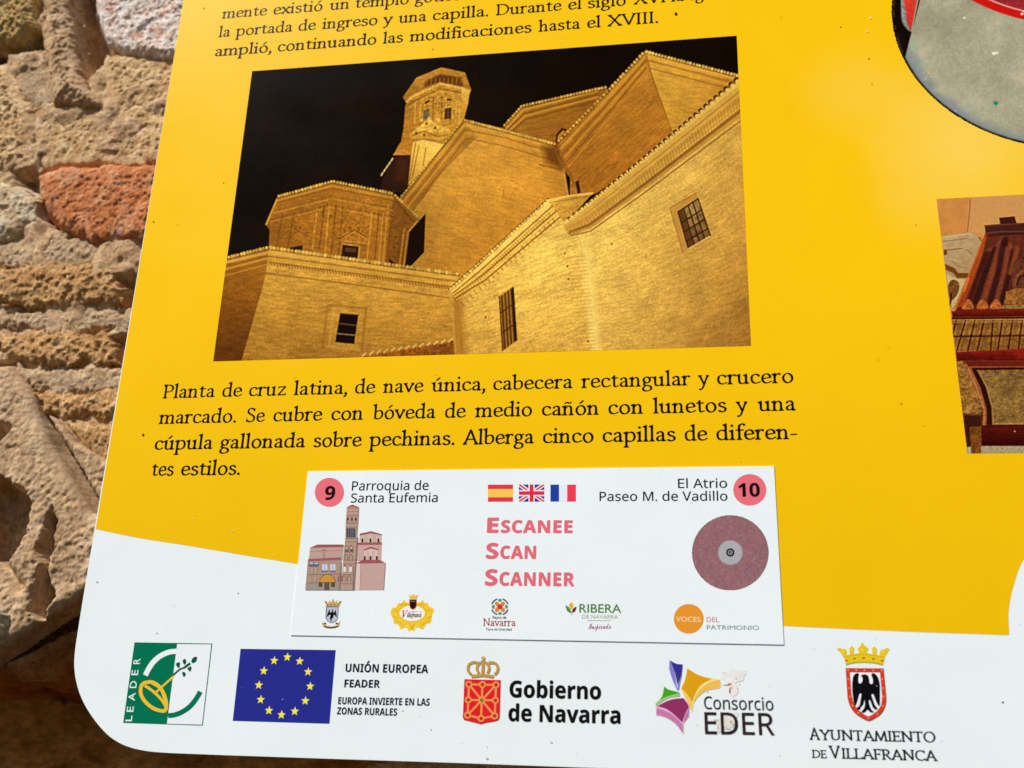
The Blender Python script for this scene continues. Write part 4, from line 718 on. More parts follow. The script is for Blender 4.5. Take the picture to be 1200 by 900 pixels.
    for a, b, lt in (((372, 244), (366, 292), 1), ((380, 241), (374, 293), 0), ((386, 240), (381, 296), 1), ((394, 240), (388, 297), 0), ((402, 241), (397, 298), 0), ((436, 249), (430, 304), 1), ((444, 250), (439, 306), 0), ((449, 250), (444, 306), 1),
                     ((455, 240), (449, 307), 1), ((460, 255), (452, 308), 0), ((345, 250), (337, 290), 0), ((331, 252), (324, 290), 0), ((474, 268), (468, 312), 1), ((478, 272), (473, 313), 1), ((470, 270), (465, 311), 0)):
        C.line([a, b], 1.7, (210, 156, 66) if lt else (128, 80, 28), .75)
    C.line([(399, 281), (415, 271.5), (428, 279), (427, 285), (401, 282)], 1.5, (206, 152, 66), .8); C.line([(400, 279.5), (415, 269.5), (429, 278)], 1.2, (112, 70, 24), .8)
    C.line([(340, 278), (349, 271), (359, 276)], 2, (128, 80, 28), .6)
    for x, y in ((410, 267), (420, 268), (404, 270), (425, 271), (346, 268), (352, 267), (463, 278), (466, 285), (462, 290), (468, 295)): C.mix(np.clip((2 - np.hypot(X - x, Y - y)) / 1.4, 0, .7), (112, 70, 24))
    C.poly([(402, 286.5), (420.5, 289), (419, 304), (400, 301)], VD); C.poly([(405, 290), (418, 291.5), (417.5, 296), (404.5, 295)], (86, 62, 44)); C.line([(401, 286), (421.5, 288.5), (420, 304)], 1.3, (214, 162, 74), .9)
    C.poly([(339, 290.5), (355, 287.5), (354, 296), (341, 296)], VD); C.poly([(456, 303), (464.5, 310), (463, 312), (455.5, 311)], VD)
    C.line([(325, 233), (312, 263)], 2.2, (214, 160, 70), .9); C.line([(462, 229), (491, 258), (480, 270)], 2.4, (216, 162, 70), .9); C.line([(464, 236), (484, 259)], 3, (110, 68, 24), .6)
    C.beads((325, 230.5), (390, 212.5), 24, 1.5, (232, 184, 90), DK); C.beads((390, 212.5), (461, 227), 26, 1.5, (232, 184, 90), DK); C.beads((462, 228), (492, 257), 15, 1.4, (226, 176, 84), DK, (-1, 1))
    C.poly([(498.7, 250.7), (497, 296), (481, 313), (474.7, 313), (480, 272), (483, 268)], (30, 15, 8)); C.line([(497, 297), (481, 313.5)], 1.2, (206, 156, 72), .8)
    # lower left block
    tb = C.courses(0.03, 2.5, 0.10, 50, 0.34)
    C.poly([(266, 303), (314.7, 291), (400, 303), (540, 323), (531, 341), (536, 420), (240, 430)], (210, 158, 70), (190, 136, 56), (420, 320), (420, 420), tb)
    C.poly([(266, 303), (314.7, 291), (312, 318), (308, 336), (281, 430), (240, 430)], (172, 112, 38), (116, 68, 20), (300, 310), (268, 410), tb)
    for k, c, w in ((4, (228, 178, 84), 3.4), (8, (150, 98, 36), 1.4), (11, (214, 162, 72), 2.4), (15, (150, 98, 38), 1.2), (18, (208, 152, 66), 1.2), (28, (150, 100, 40), 1.6)):
        C.line([(262, 304 + k * 1.1), (314.6 - k * .15, 292 + k), (400, 303.5 + k), (534, 322 + k)], w, c, .75)
    for k in range(62):
        x = 317 + k * 3.45; y = 291 + (x - 315) * .139 + 15.5
        C.line([(x, y), (x + 1.6, y + 3.4)], 1.3, (128, 80, 28), .8)
    C.beads((266, 302), (314, 290), 17, 1.7, (232, 184, 90), DK); C.beads((315, 290), (400, 302), 26, 1.9, (234, 186, 92), DK); C.beads((400, 302), (538, 321.5), 42, 1.9, (230, 182, 88), DK)
    C.line([(385, 358), (429, 361), (424, 412)], 2.4, (156, 104, 40), .6, 1.2); C.line([(384, 359), (378, 408)], 3, (160, 106, 42), .5, 1.2); C.line([(391, 362), (386, 406), (420, 410)], 3, (220, 168, 78), .55, 1.2)
    C.poly([(398.7, 367.5), (420, 369.3), (415, 403), (393, 401)], (28, 14, 8)); C.line([(397, 379), (418, 381.5)], 1.1, (150, 110, 60), .8); C.line([(395, 391), (417, 393)], 1.3, (176, 140, 90), .9); C.line([(398.7, 367.5), (420, 369.3)], 1.2, (70, 36, 20), .8)
    C.poly([(421, 418), (452, 410), (490, 405), (528, 399.5), (560, 409), (575, 416), (560, 424), (430, 424)], (172, 100, 36), (150, 90, 34), (480, 405), (500, 418), 1 + .7 * fbm(X / 3, Y / 3, 60, 3))
    for k in range(26): C.line([(421 + k * 4.2, 417.5 - k * .68), (424.5 + k * 4.2, 414.5 - k * .68)], 2.4, (240, 200, 112) if k % 2 else (196, 140, 60), .9)
    C.line([(529, 400), (574, 415)], 1.6, (60, 32, 14), .8)
    # front nave wall, left part
    tn = C.courses(-0.35, 2.4, 0.10, 70, 0.36)
    C.poly([(526.7, 341), (560, 312), (642.7, 234.7), (662.7, 262), (680, 280), (694, 412), (700, 425), (534, 425)], (234, 192, 100), (214, 166, 78), (620, 290), (600, 410), tn)
    C.line([(533, 342), (536, 418)], 2.6, (150, 100, 38), .6, 1.4); C.poly([(530, 345), (540, 336), (548, 420), (536, 420)], (176, 124, 50), soft=5)
    for k, c, w in ((3, (240, 198, 104), 2.6), (6, (150, 98, 36), 1.6), (9, (226, 178, 84), 2.6), (12, (136, 86, 30), 1.6), (15, (224, 176, 84), 2.6), (18.5, (140, 90, 32), 1.8), (22, (222, 172, 80), 2)):
        C.line([(529 + k * .3, 341 + k * .45), (560 + k * .5, 312 + k * .85), (643 + k * .75, 235.5 + k)], w, c, .85)
    for k in range(44):
        s = k / 44; C.line([(533 + 112 * s, 345 - 103 * s + 5), (535.5 + 112 * s, 348.5 - 103 * s + 5)], 1.2, (140, 90, 34), .6)
        if k % 2: C.line([(538 + 112 * s, 349 - 103 * s + 8), (541 + 112 * s, 353 - 103 * s + 8)], 1.6, (150, 98, 38), .6)
    C.beads((527, 340), (643, 234), 46, 1.5, (242, 202, 112), DK, (-.6, -1.2))
    C.poly([(642.7, 234.7), (694, 227), (668, 257), (661, 260)], (222, 174, 80), (190, 138, 56), (650, 235), (668, 256), tn); C.line([(642, 235), (665, 230), (694, 226.5)], 2.2, (240, 198, 106), .9); C.line([(645, 237.5), (690, 230)], 1, (140, 92, 36), .7)
    # front nave wall, right part
    rs = np.clip((X - 680) / 190, 0, 1); sl = -0.15 - 0.55 * np.clip((400 - Y) / 200, 0, 1)
    tq = 1 + 0.13 * (vnoise(X / 9.0, (Y - sl * (X - 780)) / 2.0, 80) - .5) + 0.2 * fbm(X / 1.6, Y / 1.3, 81, 2) + 0.16 * fbm(X / 30, Y / 30, 82, 3)
    C.poly([(661, 262), (688, 239), (756, 184), (866, 92), (890, 430), (694, 430), (680, 280)], (236, 194, 102), (180, 126, 54), (700, 300), (900, 400), tq)
    C.poly([(680, 280), (690, 281), (704, 412), (692, 414)], (244, 206, 116), soft=4)
    for k in range(26): C.line([(664 + k * .55, 302 + k * 4.3), (686 + k * .5, 300 + k * 4.3)], 1, (170, 118, 48), .35)
    for k, c, w in ((5, (232, 186, 94), 5), (10, (214, 166, 78), 5), (14.5, (164, 110, 44), 1.6), (19, (212, 162, 76), 6), (24, (196, 144, 64), 5), (31, (206, 154, 70), 4), (38, (140, 90, 36), 4.0), (43, (190, 140, 64), 3), (50, (140, 92, 38), 1.5)):
        q = k / 50.
        C.line([(661 + 9 * q, 262 + 14 * q), (688 + 4 * q, 240 + k * .62), (756 + 2 * q, 184 + k * .8), (869, 91 + k)], w, c, .85)
    for k in range(60):
        s = k / 60; x = 668 + 200 * s; y = 268 - 172 * s + 6 + 10 * s
        C.line([(x, y), (x + 2 + s * 2, y + 4 + 14 * s)], 1.0, (150, 102, 42), .45)
    C.line([(662, 261), (756, 184.5), (868, 91)], 3.2, (240, 200, 112), .95)
    for k in range(34):                                    # wavy eaves of half-round tiles
        s = (k + .5) / 34; x, y = 664 + (866 - 664) * s, 258.5 - (258.5 - 92) * s + 5 * math.sin(math.pi * s) * 0.4; r = 1.4 + 1.7 * s
        d = np.hypot(X - x, Y - y); C.mix(np.clip((r + .7 - d) / 1.1 + .5, 0, 1), (90, 52, 20)); C.mix(np.clip((r - np.hypot(X - x - r * .55, Y - y - r * .5)) / 1.1 + .5, 0, 1), (234, 190, 100))
    C.poly([(785, 244), (816, 226), (818, 233), (794.7, 248.5), (806, 291), (800, 296)], (196, 146, 70), soft=.8); C.line([(785, 244), (800, 296)], 1, (150, 100, 44), .7); C.line([(785, 244), (816, 226)], 1.2, (150, 100, 44), .7)
    C.poly([(794.7, 248.5), (818, 233), (832.5, 276.5), (806.7, 291.5)], (168, 132, 84), (120, 84, 46), (800, 250), (825, 285), 1 + .6 * fbm(X / 4, Y / 4, 90, 2))
    C.poly([(794.7, 248.5), (800, 245), (813, 287), (806.7, 291.5)], (104, 64, 30))
    for s in (.0, .27, .5, .74, 1): C.line([(794.7 + 23.3 * s, 248.5 - 15.5 * s), (806.7 + 25.8 * s, 291.5 - 15 * s)], 1.7, (58, 36, 18), .95)
    for s in (.0, .3, .55, .8): C.line([(794.7 + 12 * s, 248.5 + 43 * s), (818 + 14.5 * s, 233 + 43.5 * s)], 1.6, (58, 36, 18), .95)
    C.line([(806, 292), (832, 277)], 1.3, (238, 200, 124), .9)
    C.poly([(583, 349), (601, 335.5), (602.5, 338), (586, 350)], (170, 118, 50))
    C.poly([(585.3, 348), (602, 336.5), (606, 398.7), (588.8, 411.5)], (96, 58, 22)); C.poly([(599, 339), (602, 337), (606, 399), (603, 400)], (52, 28, 10))
    for s in (.05, .28, .5, .72): C.line([(585.3 + 16.7 * s, 348 - 11.5 * s), (588.8 + 17.2 * s, 411.5 - 12.8 * s)], 1.2, (200, 152, 72), .7)
    for s in (.3, .68): C.line([(585.3 + 3 * s, 348 + 63.5 * s), (602 + 4 * s, 336.5 + 62 * s)], 1.2, (60, 34, 14), .9)
    C.line([(585, 348), (589, 411)], 1.2, (56, 30, 12), .9)
    for x, y in ((662, 297), (665, 312), (666, 327), (689, 400), (569, 372), (717, 286)): C.mix(np.clip((1.6 - np.hypot(X - x, Y - y)) / 1.2, 0, .9), (60, 34, 14))
    # relief noise on tower, drum and cornices; uneven pools of floodlight as the print shows them
    rel = fbm(X / 3.0, Y / 2.2, 95, 3)
    zone = np.clip(1 - np.abs(np.hypot((X - 512) / 40, (Y - 128) / 52)), 0, .5) * 2 + np.clip(1 - np.hypot((X - 402) / 96, (Y - 262) / 44), 0, .5) * 2
    C.C *= (1 + .42 * rel * np.clip(zone, 0, 1))[..., None]
    pool = 1 + .10 * np.exp(-(((X - 600) / 90) ** 2 + ((Y - 330) / 70) ** 2)) - .16 * np.clip((X - 790) / 90, 0, 1) * np.clip((Y - 300) / 100, 0, 1) - .14 * np.exp(-(((X - 480) / 30) ** 2 + ((Y - 270) / 60) ** 2)) + .10 * np.exp(-(((X - 600) / 60) ** 2 + ((Y - 210) / 45) ** 2)) - .10 * np.clip((Y - 370) / 50, 0, 1) * (X < 530) + .08 * np.exp(-(((X - 500) / 36) ** 2 + ((Y - 185) / 30) ** 2))
    C.C *= (pool + .12 * fbm(X / 16, Y / 12, 97, 3))[..., None]
    C.sharpen(0.35)
    # fine grain of the print
    C.C *= (1 + 0.18 * fbm(X / 1.5, Y / 1.2, 99, 2))[..., None]
    C.C = 255 * (np.clip(C.C, 0, 255) / 255) ** np.array([1.05, 1.10, 1.20])
    C.build('church_photo', board, 'printed night photo of a floodlit brick church')
church_photo()

# ------------------------------------------------------------------ printed photograph of the carved wooden altarpiece
def altar_photo():
    C = Picture([(1097.4, 233.4), (1300, 222.7), (1133.6, 531.4), (1316, 530.0)], 330, 440, 0.00012)
    X, Y = C.X, C.Y
    n2 = 0.5 * fbm(X / 3.6, Y / 2.8, 200, 3); n6 = fbm(X / 7, Y / 7, 210, 3)
    a, b = (lambda q: zo(1090, 220, 5.627, q)), (lambda q: zo(1090, 375, 5.4545, q))
    C.C[:] = np.array([204, 138, 72]) * (1 + .12 * n2 + .12 * n6)[..., None]
    C.poly([(1137, 225), (1320, 215), (1320, 300), (1133, 272)], (206, 150, 88), tex=1 + .12 * n2, soft=3)
    C.line(a([(265, 80), (258, 180), (245, 292)]), 1.3, (150, 92, 40), .8)
    C.poly(a([(75, 320), (265, 295), (300, 315), (335, 345), (260, 580), (150, 810), (120, 760)]), (186, 158, 116), (170, 140, 96), (1110, 280), (1130, 330), 1 + .2 * n2 + .15 * n6)
    for q, w, c in (([(80, 330), (255, 305), (285, 330)], 1.2, (214, 184, 136)), ([(85, 355), (240, 335)], 1.2, (140, 108, 70)), ([(90, 405), (215, 390), (225, 370), (245, 400), (265, 440)], 1.8, (200, 160, 104)), ([(95, 412), (210, 400)], 1.2, (118, 84, 50)), ([(245, 410), (275, 440)], 1.4, (120, 86, 50)), ([(140, 480), (190, 520), (240, 530)], 1.6, (150, 118, 80)), ([(130, 470), (200, 490)], 1.2, (206, 180, 136)), ([(325, 330), (345, 360)], 1.6, (96, 60, 34))):
        C.line(a(q), w, c, .8)
    C.poly(a([(98, 503), (160, 530), (185, 563), (255, 563), (247, 595), (180, 597), (150, 562), (103, 541)]), (112, 66, 20)); C.poly(a([(108, 570), (170, 600), (235, 605), (150, 800), (130, 740)]), (206, 176, 118), tex=1 + .3 * n2)
    C.poly(a(smooth([(120, 640), (150, 605), (190, 630), (185, 690), (150, 740), (125, 720)], 3)), (110, 72, 34), tex=1 + 1.2 * n2); C.poly(a([(88, 408), (110, 412), (112, 440), (92, 446)]), (112, 66, 30), tex=1 + n2); C.poly(a([(130, 700), (145, 690), (140, 760), (130, 780)]), (60, 30, 14))
    # canopy of dark carved wood
    body = a([(365, 300), (360, 250), (460, 240), (455, 200), (555, 190), (570, 235), (700, 228), (1100, 215), (1200, 830), (160, 830)])
    C.poly(body, (98, 46, 32), (84, 34, 22), (1160, 260), (1160, 365), 1 + .5 * n2 + .3 * n6)
    C.poly(a([(360, 250), (700, 230), (1100, 220), (1100, 300), (600, 310), (370, 300)]), (70, 32, 28), tex=1 + .6 * n2); C.poly(a([(455, 200), (555, 190), (570, 238), (470, 245)]), (58, 26, 22), tex=1 + .4 * n2)
    C.line(a([(360, 252), (470, 244), (620, 236)]), 1.6, (110, 60, 44), .8); C.line(a([(365, 300), (470, 290), (620, 290)]), 1.4, (122, 66, 46), .7); C.line(a([(372, 318), (480, 310), (600, 300)]), 2, (48, 20, 16), .7)
    C.poly(a([(350, 335), (375, 310), (345, 440), (245, 770), (165, 800), (250, 580)]), (170, 76, 30), (152, 62, 20), (1150, 285), (1125, 360), 1 + .5 * n2); C.line(a([(345, 350), (262, 560), (170, 800)]), 2, (200, 110, 50), .6); C.line(a([(250, 600), (225, 680)]), 3, (224, 128, 52), .7)
    for q, c, w in (([(485, 330), (420, 400), (370, 420)], (134, 68, 46), 3), ([(490, 330), (530, 380), (548, 420)], (140, 74, 50), 3), ([(430, 405), (360, 560), (300, 750)], (44, 20, 18), 7), ([(375, 430), (320, 560), (250, 745)], (56, 24, 16), 5), ([(460, 380), (410, 560), (345, 760)], (142, 70, 42), 7), ([(495, 340), (470, 420), (455, 540), (400, 750)], (48, 22, 22), 7), ([(520, 400), (490, 560), (440, 750)], (138, 68, 44), 7), ([(545, 420), (520, 560), (470, 750)], (46, 20, 20), 6), ([(575, 400), (548, 500), (530, 560)], (148, 74, 36), 6), ([(610, 380), (590, 480)], (90, 40, 30), 5)):
        C.line(a(q), w, c, .8, 1.6)
    C.poly(a(smooth([(490, 330), (515, 350), (500, 385), (470, 380)], 3)), (50, 22, 18), soft=2)
    C.poly(a([(540, 520), (560, 480), (700, 450), (1200, 430), (1200, 700), (540, 680)]), (98, 54, 36), tex=1 + .8 * n2 + .5 * n6)
    C.line(a([(560, 640), (575, 580), (610, 550), (660, 545)]), 3, (140, 84, 50), .8); C.line(a([(572, 640), (590, 590), (640, 570)]), 3, (60, 28, 20), .8); C.poly(a([(500, 690), (560, 665), (700, 660), (1200, 640), (1200, 790), (485, 770)]), (142, 92, 40), tex=1 + 1.6 * n2 + .5 * n6)
    C.poly(a([(480, 775), (700, 770), (1200, 760), (1200, 800), (470, 800)]), (150, 116, 56), tex=1 + .7 * n2); C.line(a([(505, 690), (510, 740)]), 2.4, (200, 122, 40), .8)
    for x in (250, 345, 435): C.poly(a(smooth([(x - 40, 800), (x - 25, 755), (x, 735), (x + 25, 755), (x + 35, 800)], 3)), (178, 98, 44), tex=1 + 1.2 * n2)
    C.poly(a([(140, 815), (300, 803), (700, 798), (1200, 780), (1200, 850), (600, 850), (148, 855)]), (124, 30, 20), (78, 14, 10), (1150, 363), (1150, 371), 1 + .5 * fbm(X / 14, Y / 1.6, 220, 3)); C.line(a([(148, 862), (600, 858), (1200, 850)]), 2.4, (40, 12, 8), .95)
    # gallery with leaning bars
    C.poly(b([(140, 5), (1300, -10), (1300, 195), (168, 200)]), (146, 98, 42), tex=1 + .9 * n2 + .5 * n6)
    C.poly(b([(140, 60), (1300, 50), (1300, 90), (150, 100)]), (166, 116, 52), tex=1 + .8 * n2, soft=3)
    for k, (x0, x1) in enumerate(((165, 120), (225, 170), (285, 240), (345, 300), (402, 385), (460, 432), (526, 498), (588, 562), (655, 640), (720, 712), (790, 785), (860, 858))):
        C.line(b([(x0, 5), ((x0 + x1) / 2, 100), (x1, 198)]), 1.9, (62, 16, 10), .95); C.mix(np.clip((2.4 - np.hypot(X - b([((x0 + x1) / 2, 100)])[0][0], Y - b([(0, 100)])[0][1])) / 1.2, 0, 1), (58, 18, 12))
        C.line(b([(x0 + 28, 10), (x1 + 28, 195)]), 3, (112, 74, 34), .55, 1.4)
    C.line(b([(150, 106), (600, 100), (1300, 92)]), 2.2, (70, 32, 16), .9); C.line(b([(150, 14), (1300, 6)]), 1.4, (190, 146, 80), .6)
    C.poly(b([(162, 205), (600, 186), (1300, 170), (1300, 255), (600, 262), (170, 262)]), (128, 30, 20), (84, 14, 10), (1150, 411), (1150, 423), 1 + .5 * fbm(X / 18, Y / 1.6, 230, 3) + .3 * n6)
    C.poly(b([(540, 200), (700, 185), (1300, 180), (1300, 240), (560, 245)]), (150, 36, 20), soft=5)
    # pew panel
    C.poly(b([(168, 262), (1300, 258), (1300, 860), (235, 860)]), (108, 34, 20), tex=1 + .4 * n2)
    C.poly(b([(172, 266), (225, 262), (330, 520), (325, 650), (210, 640)]), (150, 106, 50), tex=1 + 1.7 * n2 + .6 * n6); C.poly(b([(208, 600), (330, 610), (330, 680), (222, 690)]), (58, 26, 14), soft=2)
    C.poly(b([(235, 300), (265, 304), (330, 440), (366, 590), (362, 672), (330, 680), (340, 590), (300, 470)]), (160, 92, 46), tex=1 + .5 * n2, soft=1.2); C.line(b([(240, 302), (300, 440), (345, 570), (345, 670)]), 1.5, (204, 150, 90), .7)
    C.poly(b([(262, 306), (1300, 290), (1300, 310), (302, 320), (352, 420), (392, 560), (398, 668), (362, 672), (362, 570), (320, 430)]), (44, 16, 12)); C.line(b([(240, 302), (600, 300), (1300, 286)]), 1.5, (170, 80, 50), .8)
    C.poly(b([(304, 322), (1300, 310), (1300, 664), (402, 666), (398, 560), (360, 430)]), (138, 106, 54), tex=1 + 1.1 * n2 + .4 * n6); C.line(b([(304, 322), (360, 425), (396, 555), (402, 664), (1300, 662)]), 1.6, (176, 140, 78), .8)
    C.poly(b([(328, 676), (1300, 668), (1300, 802), (330, 806)]), (86, 20, 14), (54, 8, 8), (1160, 500), (1160, 521), 1 + .6 * fbm(X / 20, Y / 1.5, 240, 3)); C.line(b([(330, 676), (1300, 670)]), 1.2, (60, 12, 10), .8)
    C.poly(b([(236, 806), (1300, 806), (1300, 870), (240, 870)]), (172, 158, 122)); C.poly(b([(222, 690), (255, 680), (262, 870), (240, 870), (232, 800)]), (62, 28, 16)); C.poly(b([(236, 812), (262, 812), (262, 870), (240, 870)]), (190, 176, 140))
    C.poly(b([(252, 684), (328, 680), (324, 860), (262, 860)]), (120, 74, 30), tex=1 + 1.6 * n2)
    C.mix(np.clip((1.0 - np.hypot(X - 1189, Y - 505.6)) / .8, 0, 1), (240, 220, 200))
    dk = fbm(X / 3.2, Y / 2.6, 260, 3)
    carved = (Y > 285) & ~((X < 1150) & (Y < 350))
    C.C *= np.where(carved, 1 - 1.5 * np.clip(np.abs(dk) * -1 + .07, 0, .07) / .07 * .18, 1)[..., None]
    C.sharpen(0.5)
    C.C *= (1 + 0.08 * fbm(X / 1.3, Y / 1.3, 299, 2))[..., None]
    C.C = 255 * (np.clip(C.C, 0, 255) / 255) ** np.array([0.98, 1.04, 1.08])
    C.build('altarpiece_photo', board, 'printed photo of dark red carved wood')
altar_photo()

# ------------------------------------------------------------------ round printed photograph of a painted stone disc
def round_photo():
    edge = at([(1043.2, 0), (1046.5, 29), (1050.4, 50.6), (1059, 70), (1069, 85.6), (1080.6, 101), (1096, 117.7), (1113.6, 133), (1135, 146), (1154.5, 155.6), (1178, 162.4), (1200, 167.7)])
    A = np.column_stack([2 * edge, np.ones(len(edge))]); s = np.linalg.lstsq(A, (edge ** 2).sum(1), rcond=None)[0]
    cx, cz = s[0], s[1]; R = math.sqrt(s[2] + cx * cx + cz * cz)
    n = 460; g = np.linspace(-R, R, n); GX, GZ = np.meshgrid(g, -g)
    C = Picture([(0, 0), (1, 0), (0, 1), (1, 1)], n, n)
    C.XYZ = np.stack([GX + cx, np.full(GX.shape, -0.00012), GZ + cz], -1); C.X, C.Y = pix(GX + cx, GZ + cz); C.C = np.zeros(GX.shape + (3,))
    X, Y = C.X, C.Y; rad = np.hypot(GX, GZ) / R; mm = R * 1000
    z = lambda q: zo(1030, 0, 5.143, q)
    C.C[:] = (18, 9, 6); C.C *= (1 + fbm(X / 12, Y / 12, 301, 3))[..., None]
    C.mix(np.clip(1 - np.abs(rad - 0.985) / 0.012, 0, 1) * .6 * (fbm(X / 8, Y / 8, 303) > 0.0), (96, 66, 46))
    face = np.clip((0.989 - rad) * 90, 0, 1) * np.clip(((X - 1062) + (Y - 62) * 0.26) / 1.2 + .5, 0, 1)
    n1, n2 = fbm(X / 2.0, Y / 2.0, 305, 3), fbm(X / 30, Y / 30, 306, 3)
    stone_c = np.array([170, 164, 134]) * (1 + .20 * n1 + .22 * n2 + .10 * fbm(X / 8, Y / 8, 311, 3))[..., None]
    rim = np.clip((rad - 0.905 + .06 * fbm(X / 14, Y / 14, 307, 2)) / 0.07, 0, 1)[..., None]; rim = rim * rim * (3 - 2 * rim)
    stone_c = stone_c * (1 - rim) + np.array([134, 142, 142]) * (1 + .1 * n1)[..., None] * rim
    C.mix(face, stone_c)
    C.mix(np.clip(1 - np.abs(rad - 0.90) / 0.03, 0, 1) * np.clip(fbm(X / 16, Y / 16, 309, 2) * 2.5, 0, .5) * face, (150, 176, 152))
    C.poly(z([(148, -30), (240, -30), (232, 0), (192, 188), (172, 150), (165, 90), (150, 50)]), (224, 62, 46), (206, 44, 34), (1060, 0), (1066, 36), 1 + .3 * n1)
    C.poly(z(smooth([(133, -20), (148, 0), (160, 60), (168, 110), (170, 140), (190, 190), (160, 165), (140, 130), (134, 70)], 3)), (146, 144, 136), tex=1 + .8 * n1)
    C.line(z([(241, -30), (234, 0), (196, 188)]), 1.1, (240, 226, 200), .9)
    # painted rings of the boss
    ringc = np.array([z([(1010, -760)])[0]])
    pc = at((1215.0, -150.0)); rr = np.hypot(GX + cx - pc[0], GZ + cz - pc[1])
    q = at([(1138, 0), (1156, 9), (1176, 16.5), (1200, 23)]); A = np.column_stack([2 * q, np.ones(4)]); s2 = np.linalg.lstsq(A, (q ** 2).sum(1), rcond=None)[0]
    r1 = math.sqrt(s2[2] + s2[0] ** 2 + s2[1] ** 2); rr = np.hypot(GX + cx - s2[0], GZ + cz - s2[1])
    px = np.hypot(*(at((1180, 19)) - at((1180, 18))))
    C.mix(np.clip((r1 - rr) / px + .5, 0, 1), np.array([206, 22, 16]) * (1 + .15 * n1)[..., None]); C.mix(np.clip((r1 - 9 * px - rr) / px + .5, 0, 1), (238, 190, 180)); C.mix(np.clip((r1 - 10.4 * px - rr) / px + .5, 0, 1), np.array([150, 40, 40]) * (1 + .5 * n1)[..., None])
    for x, y, r, c in ((515, 108, 8, (240, 226, 190)), (692, 322, 12, (246, 236, 210)), (712, 320, 8, (246, 236, 210)), (862, 85, 9, (240, 226, 200)), (872, 70, 6, (240, 226, 200)), (308, 438, 9, (226, 190, 150)), (310, 436, 4, (96, 60, 30)), (280, 475, 6, (206, 180, 150)), (268, 440, 5, (200, 176, 150)), (704, 623, 13, (0, 132, 104)), (490, 712, 10, (78, 74, 66)), (470, 712, 7, (214, 186, 160)), (462, 668, 6, (180, 180, 170)), (850, 640, 7, (196, 190, 170))):
        (x, y), = z([(x, y)]); C.mix(np.clip((r / 5.143 - np.hypot(X - x, (Y - y) * 1.25) * (1 + .5 * n1)) / .8 + .5, 0, 1), c)
    C.build('round_photo', board, 'round printed photo of a painted stone disc with a red ring', mask=rad < 0.999)
round_photo()

# ================================================================== the white sticker
TXT = (24, 22, 24)
st_px = [(361, 552.5), (907, 546.5), (918.5, 755.5), (341, 744.5)]
def sticker_sheet():
    q = [tuple(v) for v in at(st_px)]
    V = [(x, -0.0005, z) for x, z in q] + [(x, -0.00011, z) for x, z in q]
    F = [[3, 2, 1, 0]] + [[k, (k + 1) % 4, 4 + (k + 1) % 4, 4 + k] for k in range(4)]
    return link_mesh('sticker', V, F, INK, board, 'white route sticker with two numbered stops, three flags and small logos', [lin((236, 242, 242))] * 5)
sticker = sticker_sheet()
SL = 0.00053

def label_text(pr, body, p0, p1, cap, colour=TXT, style=None, weight=0.0, spacing=1.0, shear=0.0):
    s, H = sans(body, style, weight, spacing)
    return pr.glyphs(s, p0, p1, cap, H, colour, shear)

def ring_text(name, label, cx, cy, rx, ry, body, p0, p1, cap):
    pr = Print(SL); pr.poly(ellipse(cx, cy, rx, ry, 56), (234, 112, 122)); label_text(pr, body, p0, p1, cap, (22, 10, 12), 'bold', 0.012)
    return pr.build(name, sticker, label)
ring_text('number_badge', 'pink round badge reading 9', 386.4, 577.2, 17.1, 17.0, '9', (380.5, 585.8), (392.6, 585.6), 15.5)
ring_text('number_badge', 'pink round badge reading 10', 878.6, 574.3, 19.4, 18.4, '10', (865.4, 582.3), (890.8, 582.1), 15.6)

pr = Print(SL)
label_text(pr, 'Parroquia de', (412.4, 575.0), (502.3, 574.4), 10.6, style='plain', weight=0.010)
label_text(pr, 'Santa Eufemia', (411.2, 589.2), (513, 588.6), 10.6, style='plain', weight=0.010)
pr.build('place_name', sticker, 'black two line place name at the left of the sticker')
pr = Print(SL)
label_text(pr, 'El Atrio', (794.6, 572.2), (852.3, 571.9), 10.8, style='plain', weight=0.010)
label_text(pr, 'Paseo M. de Vadillo', (702.6, 587.4), (852.6, 587.0), 10.8, style='plain', weight=0.010)
pr.build('place_name', sticker, 'black two line place name at the right of the sticker')

def caps(pr, first, rest, p0, split, gap, p1, h1, h2):
    yb = lambda x: p0[1] + (p1[1] - p0[1]) * (x - p0[0]) / (p1[0] - p0[0])
    label_text(pr, first, p0, (split, yb(split)), h1, (226, 106, 120), 'bold', 0.024)
    label_text(pr, rest, (split + gap, yb(split + gap)), p1, h2, (226, 106, 120), 'bold', 0.026, 1.08)
pr = Print(SL)
caps(pr, 'E', 'SCANEE', (570.6, 624.3), 584.4, 2.6, (671.2, 624.6), 17.0, 14.2)
caps(pr, 'S', 'CAN', (569.4, 654.6), 584.2, 2.0, (628.4, 654.8), 17.6, 14.6)
caps(pr, 'S', 'CANNER', (568.2, 685.9), 583.2, 2.0, (673.4, 686.9), 18.2, 15.2)
pr.build('heading', sticker, 'pink capital words in three lines')

